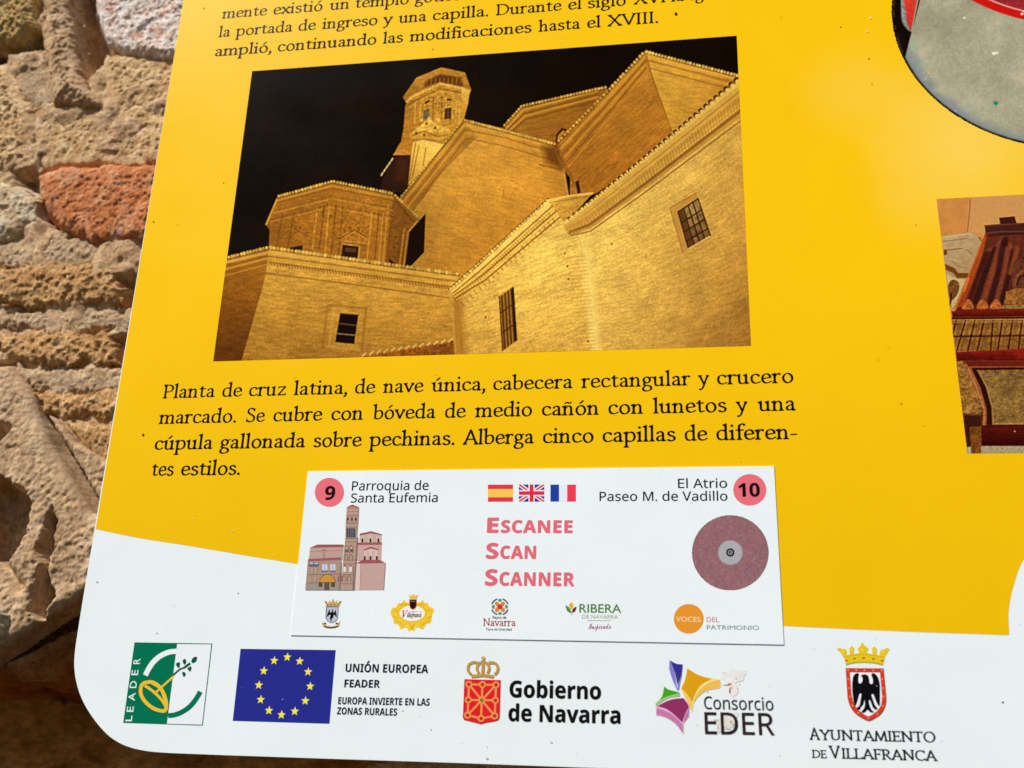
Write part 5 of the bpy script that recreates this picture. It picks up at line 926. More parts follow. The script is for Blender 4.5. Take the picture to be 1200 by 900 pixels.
def flag_spain():
    pr = Print(SL); x0, x1 = 572.2, 601.4
    for y0, y1, c in ((568.2, 573.3, (226, 56, 76)), (573.3, 583.0, (252, 196, 84)), (583.0, 588.2, (226, 56, 76))):
        pr.poly([(x0 - .1, y0), (x1, y0 - .1), (x1 - .1, y1), (x0 - .3, y1)], c)
    pr.build('flag', sticker, 'small red and yellow Spanish flag')
def flag_britain():
    pr = Print(SL); x0, x1, y0, y1 = 608.3, 637.9, 568.1, 588.1; cx, cy = (x0 + x1) / 2, (y0 + y1) / 2
    pr.poly([(x0, y0), (x1, y0), (x1, y1), (x0, y1)], (48, 44, 140))
    W, R = (236, 228, 236), (226, 40, 70)
    def diag(a, b, w, c):
        d = np.subtract(b, a).astype(float); d /= np.hypot(*d)
        if abs(d[1]) < 1e-6: return
        # band clipped to the flag
        e = w / 2
        s = np.sign(d[1])
        if s > 0: q = [(x0, y0), (x0 + e * 1.6, y0), (x1, y1 - e), (x1, y1), (x1 - e * 1.6, y1), (x0, y0 + e)]
        else: q = [(x0, y1), (x0, y1 - e), (x1 - e * 1.6, y0), (x1, y0), (x1, y0 + e), (x0 + e * 1.6, y1)]
        pr.poly(q, c)
    for w, c in ((5.4, W), (2.2, R)):
        diag((x0, y0), (x1, y1), w, c); diag((x0, y1), (x1, y0), w, c)
    for h, v, c in ((7.4, 7.4, W), (4.2, 4.4, R)):
        pr.poly([(x0, cy - h / 2), (x1, cy - h / 2), (x1, cy + h / 2), (x0, cy + h / 2)], c); pr.poly([(cx - v / 2, y0), (cx + v / 2, y0), (cx + v / 2, y1), (cx - v / 2, y1)], c)
    pr.build('flag', sticker, 'small British flag')
def flag_france():
    pr = Print(SL)
    for a, b, c in ((645.2, 655.3, (32, 62, 160)), (655.3, 664.8, (232, 234, 240)), (664.8, 675.0, (238, 60, 84))):
        pr.poly([(a, 568.2), (b, 568.1), (b, 588.0), (a, 588.1)], c)
    pr.build('flag', sticker, 'small blue, white and red French flag')
flag_spain(); flag_britain(); flag_france()

def record():
    C = Picture([(808, 601), (904, 601), (808, 695), (904, 695)], 210, 210, SL)
    X, Y = C.X, C.Y; e = np.hypot((X - 855.8) / 45.1, (Y - 648) / 44.2)
    C.C[:] = np.array([147, 102, 106]) * (1 + .28 * fbm(X / 1.3, Y / 1.3, 400, 2))[..., None]
    C.mix((fbm(X / 1.6, Y / 1.6, 405, 2) > .22) * .28, (190, 156, 156)); C.mix(np.clip((e - .97) * 60, 0, 1) * .5, (104, 60, 66))
    C.mix(np.clip((1 - np.hypot((X - 855.8) / 14.3, (Y - 647.8) / 14.2)) * 12 + .5, 0, 1), np.array([172, 170, 172]) * (1 + .12 * fbm(X / 1.3, Y / 1.3, 406, 2))[..., None])
    C.build('record_drawing', sticker, 'brownish pink disc with a grey centre, drawn like a record', mask=e < 1)
    pr = Print(SL + 0.00003); pr.poly(ellipse(855.7, 647.6, 4.9, 4.9), (24, 20, 24)); pr.poly(ellipse(855.7, 647.6, 2.9, 2.9), (150, 148, 150))
    label_text(pr, 'e', (854.0, 649.3), (857.4, 649.3), 4.6, (24, 20, 24), 'bold'); pr.build('record_hole', sticker)
record()

def church_drawing():
    pr = Print(SL); z = lambda q: zo(350, 550, 6.0, q)
    box = lambda x0, y0, x1, y1, c: pr.poly(z([(x0, y0), (x1, y0), (x1, y1), (x0, y1)]), c)
    PK, DKP, LT_, RF = (192, 160, 146), (170, 136, 124), (214, 190, 174), (160, 84, 88)
    # back apse
    pr.poly(z([(430, 465), (510, 445), (587, 462), (583, 525), (428, 525)]), (206, 180, 164)); pr.poly(z([(428, 468), (434, 452), (512, 436), (588, 458), (588, 466), (510, 452)]), RF)
    for x in (444, 500, 556): box(x, 488, x + 13, 514, (54, 44, 46))
    for x in (470, 482, 528, 542): pr.stroke(z([(x, 465), (x - 1, 514)]), .5, (176, 148, 136))
    pr.poly(z([(412, 516), (586, 514), (588, 532), (410, 534)]), (168, 88, 94)); pr.poly(z([(410, 534), (586, 532), (582, 645), (402, 645)]), (200, 166, 156))
    pr.poly(z([(466, 566), (512, 556), (556, 566), (556, 642), (460, 642)]), (216, 190, 176)); pr.poly(z([(454, 566), (510, 546), (570, 564), (556, 570), (510, 558), (468, 572)]), RF)
    for x in (460, 500, 544): box(x, 612, x + 14, 638, (54, 42, 46))
    for x in (486, 494, 522, 532): pr.stroke(z([(x, 575), (x - 2, 638)]), .5, (178, 150, 138))
    # front apse
    pr.poly(z([(404, 662), (612, 660), (600, 850), (384, 850)]), (196, 160, 150)); pr.poly(z([(404, 664), (438, 664), (434, 850), (384, 850)]), (220, 198, 186)); pr.poly(z([(404, 664), (448, 638), (572, 638), (613, 660)]), (160, 82, 90))
    pr.stroke(z([(438, 664), (433, 850)]), .5, (150, 116, 108)); pr.stroke(z([(612, 662), (600, 850)]), .7, (150, 110, 106))
    # long nave
    pr.poly(z([(84, 550), (132, 534), (318, 534), (310, 640), (72, 646)]), (190, 158, 144)); pr.poly(z([(80, 554), (134, 530), (318, 530), (318, 548), (132, 552)]), RF)
    pr.stroke(z([(78, 580), (312, 572)]), .5, (150, 118, 106)); pr.poly(z([(172, 575), (190, 568), (192, 628), (170, 630)]), (176, 140, 128)); pr.stroke(z([(168, 574), (182, 566), (194, 574)]), .8, (120, 86, 80))
    pr.poly(z([(66, 646), (300, 634), (310, 850), (50, 850)]), (174, 144, 126)); pr.poly(z([(70, 632), (300, 620), (302, 638), (68, 648)]), (164, 88, 92))
    box(74, 654, 144, 686, (96, 98, 116))
    for x in (80, 114): box(x, 656, x + 24, 668, (190, 198, 214))
    for x in (168, 224): box(x, 668, x + 38, 718, (196, 206, 226)); 
    for x in (164, 220): box(x, 712, x + 42, 724, (110, 112, 122))
    for x in (168, 224): pr.stroke(z([(x + 19, 668), (x + 18, 716)]), .4, (150, 150, 166))
    for y in (690, 752):
        for x in ((84, 112) if y < 700 else (72, 106)): box(x, y, x + 22, y + 40, (184, 156, 140)); pr.stroke(z([(x, y + 40), (x, y + 8), (x + 11, y), (x + 22, y + 8), (x + 22, y + 40)]), .45, (134, 106, 92))
    pr.stroke(z([(62, 742), (300, 736)]), .5, (140, 112, 98)); pr.stroke(z([(56, 800), (150, 798)]), .5, (140, 112, 98))
    pr.poly(z([(52, 806), (150, 804), (310, 800), (388, 804), (386, 850), (50, 850)]), (158, 146, 130))
    arch = [(150, 796)] + [(205 - 55 * math.cos(math.pi * k / 16), 796 - 56 * math.sin(math.pi * k / 16)) for k in range(17)] + [(260, 796)]
    pr.poly(z(arch), (204, 148, 66)); pr.stroke(z(arch[1:-1]), .8, (130, 92, 60)); pr.stroke(z([(150, 796), (260, 796)]), .5, (140, 100, 60))
    box(184, 794, 218, 850, (92, 78, 74)); pr.stroke(z([(201, 796), (201, 848)]), .4, (140, 120, 110)); box(144, 796, 170, 828, (86, 70, 62)); box(232, 796, 258, 828, (86, 70, 62))
    # tower
    pr.poly(z([(334, 350), (422, 350), (412, 480), (404, 560), (386, 850), (300, 850), (322, 560), (332, 480)]), (182, 150, 132)); pr.poly(z([(404, 560), (412, 480), (420, 480), (408, 664), (396, 850), (385, 850)]), (150, 120, 108))
    pr.poly(z([(342, 266), (426, 266), (422, 350), (336, 350)]), (190, 152, 136)); pr.poly(z([(341, 268), (380, 249), (427, 268), (420, 272), (380, 264), (346, 272)]), (166, 84, 88))
    for y in (276, 300, 322): pr.stroke(z([(340, y), (424, y)]), .6, (150, 112, 98))
    for x in (343, 371, 399): box(x, 344, x + 12, 362, (48, 40, 42)); box(x + 1, 336, x + 11, 346, (120, 90, 80))
    for y in (330, 372, 384, 408, 488, 512, 640, 666, 742, 806): pr.stroke(z([(338 - (y - 330) * .07, y), (418 - (y - 330) * .06, y - 1)]), .6, (148, 116, 100))
    box(338, 416, 402, 480, (74, 74, 88)); 
    for x in (354, 370, 386): pr.stroke(z([(x, 418), (x - 1, 478)]), .7, (130, 126, 134))
    for x in (328, 362):
        pr.stroke(z([(x, 590), (x + 2, 546), (x + 12, 534), (x + 23, 546), (x + 22, 590)]), .7, (120, 92, 80)); pr.dot(*z([(x + 12, 556)])[0], 1.3, (206, 180, 160)); pr.dot(*z([(x + 12, 574)])[0], 1.3, (106, 82, 74))
        pr.stroke(z([(x - 6, 640), (x - 2, 604), (x + 8, 596), (x + 18, 604), (x + 16, 640)]), .6, (140, 112, 98))
    for x in (318, 360): pr.poly(z([(x, 724), (x + 1, 690), (x + 9, 682), (x + 18, 690), (x + 17, 724)]), (232, 222, 212)); pr.dot(*z([(x + 9, 680)])[0], .9, (60, 44, 40))
    for x in (280, 310, 345): pr.stroke(z([(x, 790), (x, 756), (x + 12, 748), (x + 24, 756), (x + 24, 790)]), .6, (140, 112, 98))
    pr.stroke(z([(302, 640), (290, 850)]), .6, (140, 112, 98)); pr.stroke(z([(388, 680), (384, 850)]), .5, (140, 112, 98))
    pr.build('church_drawing', sticker, 'small pink and beige drawing of a church with a tall tower')
church_drawing()

def eagle(pr, pts, colour=(16, 14, 16)):
    pr.poly(smooth(pts, 4), colour)

def small_crest():
    pr = Print(SL); z = lambda q: zo(360, 695, 16.36, q); G, B = (204, 168, 104), (92, 54, 38)
    pr.poly(z([(370, 250), (610, 255), (600, 480), (560, 550), (470, 585), (390, 545), (355, 480)]), (110, 108, 118)); pr.poly(z([(390, 275), (595, 275), (586, 480), (548, 540), (468, 570), (402, 535), (372, 480)]), (192, 192, 206))
    pr.poly(z([(335, 150), (380, 175), (408, 200), (425, 135), (460, 185), (500, 105), (540, 185), (575, 135), (595, 200), (620, 170), (668, 150), (625, 255), (372, 250)]), G)
    for q in ([(335, 150), (385, 170), (375, 205)], [(668, 150), (615, 170), (625, 205)]): pr.poly(z(q), B)
    for x in (398, 462, 535, 602): pr.dot(*z([(x, 225)])[0], 1.0, (150, 110, 52))
    eagle(pr, z([(432, 318), (445, 370), (470, 370), (478, 335), (488, 302), (500, 335), (505, 370), (530, 365), (550, 315), (562, 380), (575, 460), (545, 440), (520, 415), (505, 470), (480, 490), (462, 560), (450, 520), (440, 480), (455, 430), (430, 420), (382, 462), (395, 400), (415, 350)]))
    pr.poly(z([(285, 545), (330, 580), (375, 590), (350, 620), (470, 640), (590, 620), (560, 590), (600, 575), (650, 540), (618, 640), (560, 668), (460, 680), (350, 665), (300, 630)]), (208, 172, 108))
    pr.stroke(z([(330, 640), (400, 662), (470, 668), (550, 655), (600, 632)]), 1.6, (70, 60, 40)); pr.poly(z([(325, 570), (378, 575), (360, 605), (325, 595)]), (84, 44, 18)); pr.poly(z([(548, 575), (600, 568), (590, 600), (552, 605)]), (84, 44, 18))
    pr.build('small_crest', sticker, 'small coat of arms with a black eagle, crown and ribbon')
small_crest()

def yellow_emblem():
    pr = Print(SL); z = lambda q: zo(450, 690, 15.0, q); Y1, Y2 = (242, 198, 48), (214, 166, 34)
    sc_ = [(355, 195), (415, 245), (620, 245), (680, 195), (720, 250), (775, 255), (800, 320), (860, 335), (885, 395), (850, 455), (845, 540), (815, 610), (750, 625), (690, 715), (620, 690), (560, 690), (530, 750), (490, 720), (440, 750), (410, 690), (350, 690), (300, 715), (250, 630), (180, 615), (165, 540), (130, 460), (125, 390), (160, 335), (215, 325), (255, 255), (315, 250)]
    pr.poly(z(smooth(sc_, 4)), Y1)
    pr.poly(ellipse(*z([(500, 432)])[0], 16.4, 10.4), Y2); pr.poly(ellipse(*z([(500, 432)])[0], 15.6, 9.7), (250, 222, 110)); pr.poly(ellipse(*z([(500, 432)])[0], 14.3, 8.7), (244, 240, 236))
    for q in ([(180, 400), (215, 370), (240, 400)], [(820, 400), (790, 370), (765, 400)], [(200, 560), (260, 590), (330, 640)], [(800, 560), (740, 590), (670, 640)], [(440, 610), (480, 660), (490, 720)], [(545, 610), (510, 660), (495, 720)], [(290, 290), (340, 270), (400, 280)], [(710, 290), (660, 270), (600, 280)], [(160, 480), (200, 500), (225, 540)], [(840, 480), (800, 500), (775, 540)]): pr.stroke(z(smooth(q, 4, False)), .8, Y2)
    for q in ([(400, 640), (440, 690)], [(590, 640), (550, 690)], [(230, 440), (215, 480)], [(770, 440), (790, 480)]): pr.stroke(z(q), .9, (252, 226, 120))
    pr.poly(z([(448, 185), (580, 185), (580, 300), (560, 345), (512, 372), (465, 345), (450, 300)]), (206, 90, 60)); pr.poly(z([(462, 198), (568, 198), (568, 300), (548, 338), (512, 358), (474, 338), (462, 300)]), (34, 10, 20))
    pr.poly(z([(440, 105), (480, 125), (520, 92), (560, 125), (605, 105), (580, 170), (460, 170)]), (240, 190, 60))
    for x in (490, 512, 535): pr.stroke(z([(x, 215), (x, 232)]), .5, (210, 180, 180))
    label_text(pr, 'V', z([(322, 515)])[0], z([(428, 505)])[0], 8.6, (196, 40, 54), 'italic')
    label_text(pr, 'illafranca', z([(408, 502)])[0], z([(660, 500)])[0], 5.6, (60, 66, 66), 'italic')
    pr.stroke(z([(450, 400), (600, 402)]), .6, (226, 170, 170)); pr.stroke(z([(630, 408), (660, 408)]), .7, (120, 130, 150))
    pr.build('yellow_emblem', sticker, 'scalloped yellow oval emblem with a crowned shield')
yellow_emblem()

def flower_logo():
    pr = Print(SL); z = lambda q: zo(560, 695, 18.0, q); cx, cy = 468, 292
    for a in (45, 135, 225, 315):
        pr.stroke(z([(cx + 178 * math.cos(math.radians(t)), cy - 172 * math.sin(math.radians(t))) for t in range(a - 26, a + 27, 4)]), 1.6, (24, 56, 110))
        t = math.radians(a); pr.poly(ellipse(*z([(cx + 82 * math.cos(t), cy - 82 * math.sin(t))])[0], 3.2, 2.5, 20, tilt=-a), (226, 130, 56))
    for a in (0, 90, 180, 270):
        t = math.radians(a); pr.poly(ellipse(*z([(cx + 138 * math.cos(t), cy - 138 * math.sin(t))])[0], 1.8, 2.3, 20, tilt=-a), (96, 150, 92))
    pr.dot(*z([(cx, cy)])[0], 2.6, (196, 26, 44)); pr.dot(*z([(cx, cy)])[0], 1.0, (224, 70, 70))
    W = lambda w, p0, p1, h, c: pr.glyphs(serif(w), z([p0])[0], z([p1])[0], h, 100, c)
    W('Reyno de', (312, 545), (602, 545), 2.3, (50, 46, 60)) if False else label_text(pr, 'Reyno de', z([(312, 542)])[0], z([(602, 544)])[0], 3.2, (56, 50, 66), weight=0.01)
    W('Navarra', (112, 694), (800, 698), 6.0, (172, 44, 60)); label_text(pr, 'Tierra de Diversidad', z([(168, 790)])[0], z([(716, 794)])[0], 2.9, (92, 88, 100), weight=0.006)
    pr.build('flower_logo', sticker, 'round flower motif over dark red serif lettering')
flower_logo()

def leaf_logo():
    pr = Print(SL); z = lambda q: zo(655, 700, 15.0, q)
    pr.poly(z(smooth([(225, 85), (255, 130), (252, 170), (218, 225), (195, 185), (175, 140)], 4)), (232, 180, 52)); pr.poly(z(smooth([(118, 150), (160, 165), (200, 205), (218, 275), (185, 270), (145, 235)], 4)), (64, 130, 44)); pr.poly(z(smooth([(310, 168), (300, 220), (275, 262), (240, 270), (232, 235), (262, 190)], 4)), (128, 22, 58))
    pr.stroke(z([(222, 265), (232, 300), (226, 318)]), .7, (96, 110, 90)); pr.stroke(z([(140, 170), (190, 225), (215, 268)]), .4, (130, 180, 100))
    label_text(pr, 'RIBERA', z([(360, 268)])[0], z([(1098, 276)])[0], 9.9, (78, 134, 62), weight=0.012); label_text(pr, 'DE NAVARRA', z([(412, 376)])[0], z([(1042, 380)])[0], 4.6, (150, 166, 132))
    pr.stroke(z([(500, 410), (910, 412)]), .5, (120, 150, 96)); label_text(pr, 'Inspirada', z([(520, 560)])[0], z([(918, 552)])[0], 6.4, (158, 40, 104), 'script')
    pr.build('leaf_logo', sticker, 'three coloured leaves beside green lettering and purple script')
leaf_logo()

def orange_logo():
    pr = Print(SL); z = lambda q: zo(785, 700, 10.91, q)
    pr.poly(ellipse(*z([(241, 276)])[0], 17.5, 17.4, 56), (232, 148, 44))
    label_text(pr, 'VOCES', z([(80, 308)])[0], z([(392, 316)])[0], 5.6, (250, 226, 180)); label_text(pr, 'DEL', z([(470, 318)])[0], z([(632, 319)])[0], 5.8, (204, 92, 84)); label_text(pr, 'PATRIMONIO', z([(472, 414)])[0], z([(1140, 420)])[0], 5.2, (96, 122, 132))
    pr.build('orange_logo', sticker, 'orange disc with white lettering, red and blue words beside it')
orange_logo()

# ================================================================== the row of logos along the lower edge
LL = 0.00012
def leader_logo():
    pr = Print(LL); z = lambda q: zo(130, 740, 6.921, q); GR, YE = (0, 112, 78), (238, 190, 50)
    pr.poly(z([(192, 88), (822, 98), (744, 762), (100, 740)]), (0, 104, 80)); pr.poly(z([(538, 102), (815, 105), (739, 756), (455, 748)]), (236, 239, 240)); pr.poly(z([(194, 90), (538, 97), (453, 748), (102, 738)]), GR)
    pr.stroke(z(smooth([(536, 160), (470, 168), (400, 200), (345, 248), (308, 300), (280, 356)], 5, False)), 6.0, (238, 240, 240)); pr.stroke(z(smooth([(726, 488), (690, 550), (640, 610), (580, 652), (520, 676), (464, 683)], 5, False)), 6.0, GR)
    loop = [(300, 412), (340, 412), (395, 450), (435, 520), (450, 590), (440, 640), (400, 642), (340, 620), (280, 570), (245, 510), (245, 450), (268, 420)]
    pr.stroke(z(smooth(loop, 5)), 4.2, YE, closed=True); pr.stroke(z(smooth([(275, 440), (330, 475), (380, 520), (420, 565), (440, 600)], 5, False)), 3.2, YE); pr.stroke(z(smooth([(330, 415), (400, 460), (432, 530), (444, 590)], 4, False)), 3.4, YE)
    pr.stroke(z([(360, 500), (430, 435), (512, 362)]), 2.4, YE); pr.stroke(z(smooth([(505, 356), (560, 308), (605, 290), (645, 258)], 4, False)), 2.2, (0, 84, 62)); pr.stroke(z([(600, 290), (640, 262)]), 3.0, (0, 84, 62))
    for q in ([(528, 262), (560, 250), (556, 295), (540, 290)], [(582, 238), (604, 222), (612, 252), (596, 270)], [(668, 212), (698, 206), (694, 240), (668, 258), (652, 244)], [(622, 298), (655, 284), (648, 322), (632, 318)], [(578, 330), (604, 334), (606, 358), (590, 368)]): pr.poly(z(smooth(q, 3)), (0, 84, 62))
    for ch, y0, y1, x in (('L', 728, 682, 170), ('E', 652, 608, 182), ('A', 562, 498, 194), ('D', 458, 402, 206), ('E', 354, 312, 220), ('R', 264, 220, 236)):
        a, b = z([(x, y0), (x + (y0 - y1) * .12, y1)])
        label_text(pr, ch, a, b, 7.6, (232, 240, 236), weight=0.006)
    pr.build('leader_logo', board, 'green and white square logo with a yellow plant drawing')
leader_logo()

def union_logo():
    pr = Print(LL); q = [(282, 760.3), (393.4, 761.8), (386, 848), (272.8, 844.6)]
    pr.poly(q, (38, 44, 138)); cxz = at([(333.4, 803.6)])[0]
    e = at([(282, 760.3), (393.4, 761.8), (272.8, 844.6)]); Rr = np.hypot(*(e[2] - e[0])) * 0.398; r = Rr * 0.162
    for k in range(12):
        a = math.radians(90 + 30 * k); c = cxz + Rr * np.array([math.cos(a) * .97, math.sin(a)])
        pr.plane([(c[0] + (r if j % 2 == 0 else r * .42) * math.cos(math.radians(90 + 36 * j)), c[1] + (r if j % 2 == 0 else r * .42) * math.sin(math.radians(90 + 36 * j))) for j in range(10)], (246, 232, 70))
    o = pr.build('union_flag', board, 'dark blue European flag with twelve yellow stars')
    pr = Print(LL); z = lambda q: zo(260, 740, 4.4444, q)
    pr.stroke(z([(757, 166), (769, 153)]), 1.7, (26, 24, 36)); label_text(pr, 'UNION EUROPEA', z([(643, 210)])[0], z([(1074, 217)])[0], 9.6, (26, 24, 36), 'bold', 0.008); label_text(pr, 'FEADER', z([(637, 290)])[0], z([(822, 293)])[0], 9.0, (26, 24, 36), 'bold', 0.008)
    label_text(pr, 'EUROPA INVIERTE EN LAS', z([(605, 378)])[0], z([(1082, 386)])[0], 8.2, (26, 24, 36), 'bold', 0.008); label_text(pr, 'ZONAS RURALES', z([(599, 431)])[0], z([(912, 438)])[0], 8.2, (26, 24, 36), 'bold', 0.008)
    pr.build('union_lettering', board, 'black capitals in four lines beside the blue flag')
union_logo()

def navarra_logo():
    pr = Print(LL); z = lambda q: zo(535, 760, 9.47, q); GO, RD, OR = (196, 148, 66), (222, 34, 40), (244, 150, 84)
    sh = [(88, 340), (492, 350), (480, 770), (462, 800), (400, 815), (330, 825), (272, 842), (215, 826), (140, 808), (85, 795), (70, 765)]
    pr.poly(z(sh), (206, 24, 32)); pr.poly(z([(96, 348), (484, 357), (473, 768), (455, 793), (330, 818), (272, 833), (215, 818), (95, 790), (78, 763)]), RD)
    n = {'a': (138, 398), 'b': (288, 400), 'c': (438, 404), 'd': (131, 570), 'e': (281, 573), 'f': (432, 575), 'g': (123, 740), 'h': (274, 776), 'i': (424, 748)}
    for s in ('ab', 'bc', 'ad', 'dg', 'cf', 'fi', 'gh', 'hi', 'ae', 'be', 'ce', 'de', 'fe', 'ge', 'he', 'ie'): pr.stroke(z([n[s[0]], n[s[1]]]), 2.3, OR)
    for k, (x, y) in n.items():
        (X_, Y_), = z([(x, y)]); pr.dot(X_, Y_, 4.1, OR); pr.dot(X_, Y_, 2.2, (192, 46, 30) if k != 'e' else (128, 112, 40))
    pr.poly(z([(162, 292), (290, 278), (418, 296), (412, 330), (290, 312), (168, 328)]), GO)
    for q in (smooth([(165, 288), (135, 255), (128, 210), (150, 168), (195, 152), (235, 160)], 4, False), smooth([(420, 290), (450, 260), (460, 215), (440, 172), (400, 155), (355, 164)], 4, False)): pr.stroke(z(q), 3.2, GO)
    for q in (smooth([(248, 272), (228, 230), (236, 185), (268, 150)], 4, False), smooth([(342, 274), (362, 232), (354, 188), (322, 152)], 4, False)): pr.stroke(z(q), 3.2, GO)
    pr.stroke(z([(297, 140), (291, 275)]), 3.6, GO); pr.dot(*z([(298, 108)])[0], 2.3, GO); pr.dot(*z([(298, 110)])[0], .9, (226, 206, 160)); pr.stroke(z([(268, 142), (326, 144)]), 1.6, GO)
    pr.build('navarra_shield', board, 'red shield with golden chains under a golden crown')
    pr = Print(LL); z = lambda q: zo(520, 740, 5.0, q)
    label_text(pr, 'Gobierno', z([(384, 384)])[0], z([(922, 397)])[0], 19.2, (18, 16, 18), 'bold', 0.014); label_text(pr, 'de Navarra', z([(378, 524)])[0], z([(1036, 540)])[0], 19.4, (18, 16, 18), 'bold', 0.014)
    pr.build('navarra_lettering', board, 'heavy black lettering in two lines beside the red shield')
navarra_logo()

def eder_logo():
    pr = Print(LL); z = lambda q: zo(760, 765, 7.742, q); S = lambda q, n=4: z(smooth(q, n, False))
    pr.poly(S([(190, 64), (215, 110), (240, 190), (258, 340)]) + S([(258, 340), (215, 240), (186, 145)])[1:], (132, 128, 204)); pr.poly(S([(196, 68), (250, 98), (310, 105)]) + S([(310, 105), (300, 200), (262, 295)])[1:] + S([(262, 295), (240, 180), (196, 68)])[1:-1], (52, 48, 142)); pr.poly(z([(305, 190), (276, 340), (258, 340), (262, 298)]), (138, 134, 206))
    pr.poly(S([(352, 140), (430, 190), (520, 220), (650, 240)]) + S([(650, 240), (648, 318), (530, 340), (440, 410), (408, 470), (400, 545)])[1:] + S([(400, 545), (350, 440), (292, 330)])[1:] + S([(292, 330), (330, 240), (352, 140)])[1:-1], (250, 220, 138)); pr.poly(S([(352, 140), (430, 190), (500, 218), (578, 236)]) + S([(578, 236), (480, 290), (425, 370), (398, 452)])[1:] + S([(398, 452), (350, 380), (298, 324)])[1:] + S([(298, 324), (332, 240), (352, 140)])[1:-1], (222, 158, 18)); pr.poly(S([(650, 244), (570, 262), (480, 320), (424, 400), (408, 466)]) + S([(408, 466), (440, 410), (520, 346), (646, 316)])[1:], (236, 190, 84)); pr.poly(z([(298, 336), (350, 392), (396, 458), (398, 540), (350, 440)]), (240, 196, 96))
    pr.poly(S([(140, 302), (180, 332), (230, 345), (284, 362)]) + z([(286, 396)]) + S([(286, 396), (180, 412), (66, 482)])[1:] + z([(62, 458)]) + S([(62, 458), (118, 400), (140, 302)])[1:-1], (150, 204, 116)); pr.poly(S([(142, 306), (180, 334), (230, 347), (280, 362)]) + S([(280, 368), (180, 392), (100, 428)]) + S([(100, 428), (132, 380), (142, 306)])[1:-1], (70, 160, 40))
    pr.poly(S([(66, 486), (150, 440), (230, 415), (320, 408)]) + S([(320, 408), (352, 450), (374, 490)])[1:] + z([(366, 580), (318, 640), (318, 742)]) + S([(318, 742), (240, 640), (150, 585), (68, 566)])[1:], (226, 180, 206)); pr.poly(S([(80, 486), (160, 442), (230, 420), (316, 411)]) + S([(316, 411), (346, 450), (368, 490)])[1:] + S([(368, 490), (336, 550), (306, 632)])[1:] + S([(306, 632), (230, 560), (160, 510), (80, 486)])[1:-1], (144, 48, 98)); pr.poly(S([(74, 500), (160, 530), (240, 580), (308, 650)]) + z([(314, 735)]) + S([(314, 735), (240, 640), (150, 580), (72, 560)])[1:], (202, 120, 164)); pr.poly(z([(370, 500), (362, 578), (318, 634), (316, 618), (340, 556)]), (196, 112, 156))
    pr.build('eder_emblem', board, 'four coloured curved shapes, blue, orange, green and purple')
    pr = Print(0.00022)
    label_text(pr, 'Consorcio', z([(504, 508)])[0], z([(1134, 522)])[0], 14.6, (46, 38, 44), 'plain', 0.004); label_text(pr, 'EDER', z([(512, 734)])[0], z([(1144, 746)])[0], 25.2, (50, 34, 40), 'plain', 0.008)
    pr.build('eder_lettering', board, 'dark lettering in two lines over the peeling patch')
    # peeling patch over the logo
    pr = Print(0.00014, 0.000002); rs = np.random.RandomState(5)
    blot = lambda cx, cy, rx, ry, n=22, j=.35: smooth([(cx + rx * (1 + j * (rs.rand() - .5)) * math.cos(2 * math.pi * k / n), cy + ry * (1 + j * (rs.rand() - .5)) * math.sin(2 * math.pi * k / n)) for k in range(n)], 3)
    for cx, cy, rx, ry, c in ((770, 210, 110, 62, (234, 230, 224)), (730, 260, 42, 34, (238, 236, 232)), (770, 330, 40, 70, (236, 230, 222)), (830, 200, 44, 40, (230, 227, 220)), (690, 620, 60, 52, (226, 216, 204)), (640, 690, 22, 34, (228, 216, 202)), (745, 640, 34, 40, (230, 222, 212)), (790, 560, 26, 30, (228, 224, 218))): pr.poly(z(blot(cx, cy, rx, ry)), c)
    for cx, cy, rx, ry, c in ((735, 285, 18, 10, (176, 116, 74)), (738, 342, 8, 26, (150, 92, 54)), (755, 320, 5, 14, (190, 140, 100)), (795, 236, 12, 4, (190, 150, 120)), (826, 284, 5, 4, (150, 130, 110)), (766, 655, 7, 7, (110, 80, 76)), (748, 628, 9, 14, (176, 150, 136)), (610, 610, 26, 10, (214, 200, 186)), (630, 670, 6, 30, (200, 176, 154)), (720, 690, 24, 5, (196, 170, 150)), (810, 330, 4, 10, (170, 160, 146)), (680, 180, 14, 3, (206, 196, 186)), (880, 170, 5, 3, (180, 172, 164)), (700, 292, 34, 3, (170, 160, 156)), (584, 320, 5, 4, (160, 156, 150)), (535, 355, 5, 5, (150, 146, 140)), (440, 655, 4, 4, (214, 160, 180))): pr.poly(z(blot(cx, cy, rx, ry, 12, .6)), c)
    pr.build('peeling_patch', board, 'scuffed brownish patch where the film has peeled')
eder_logo()

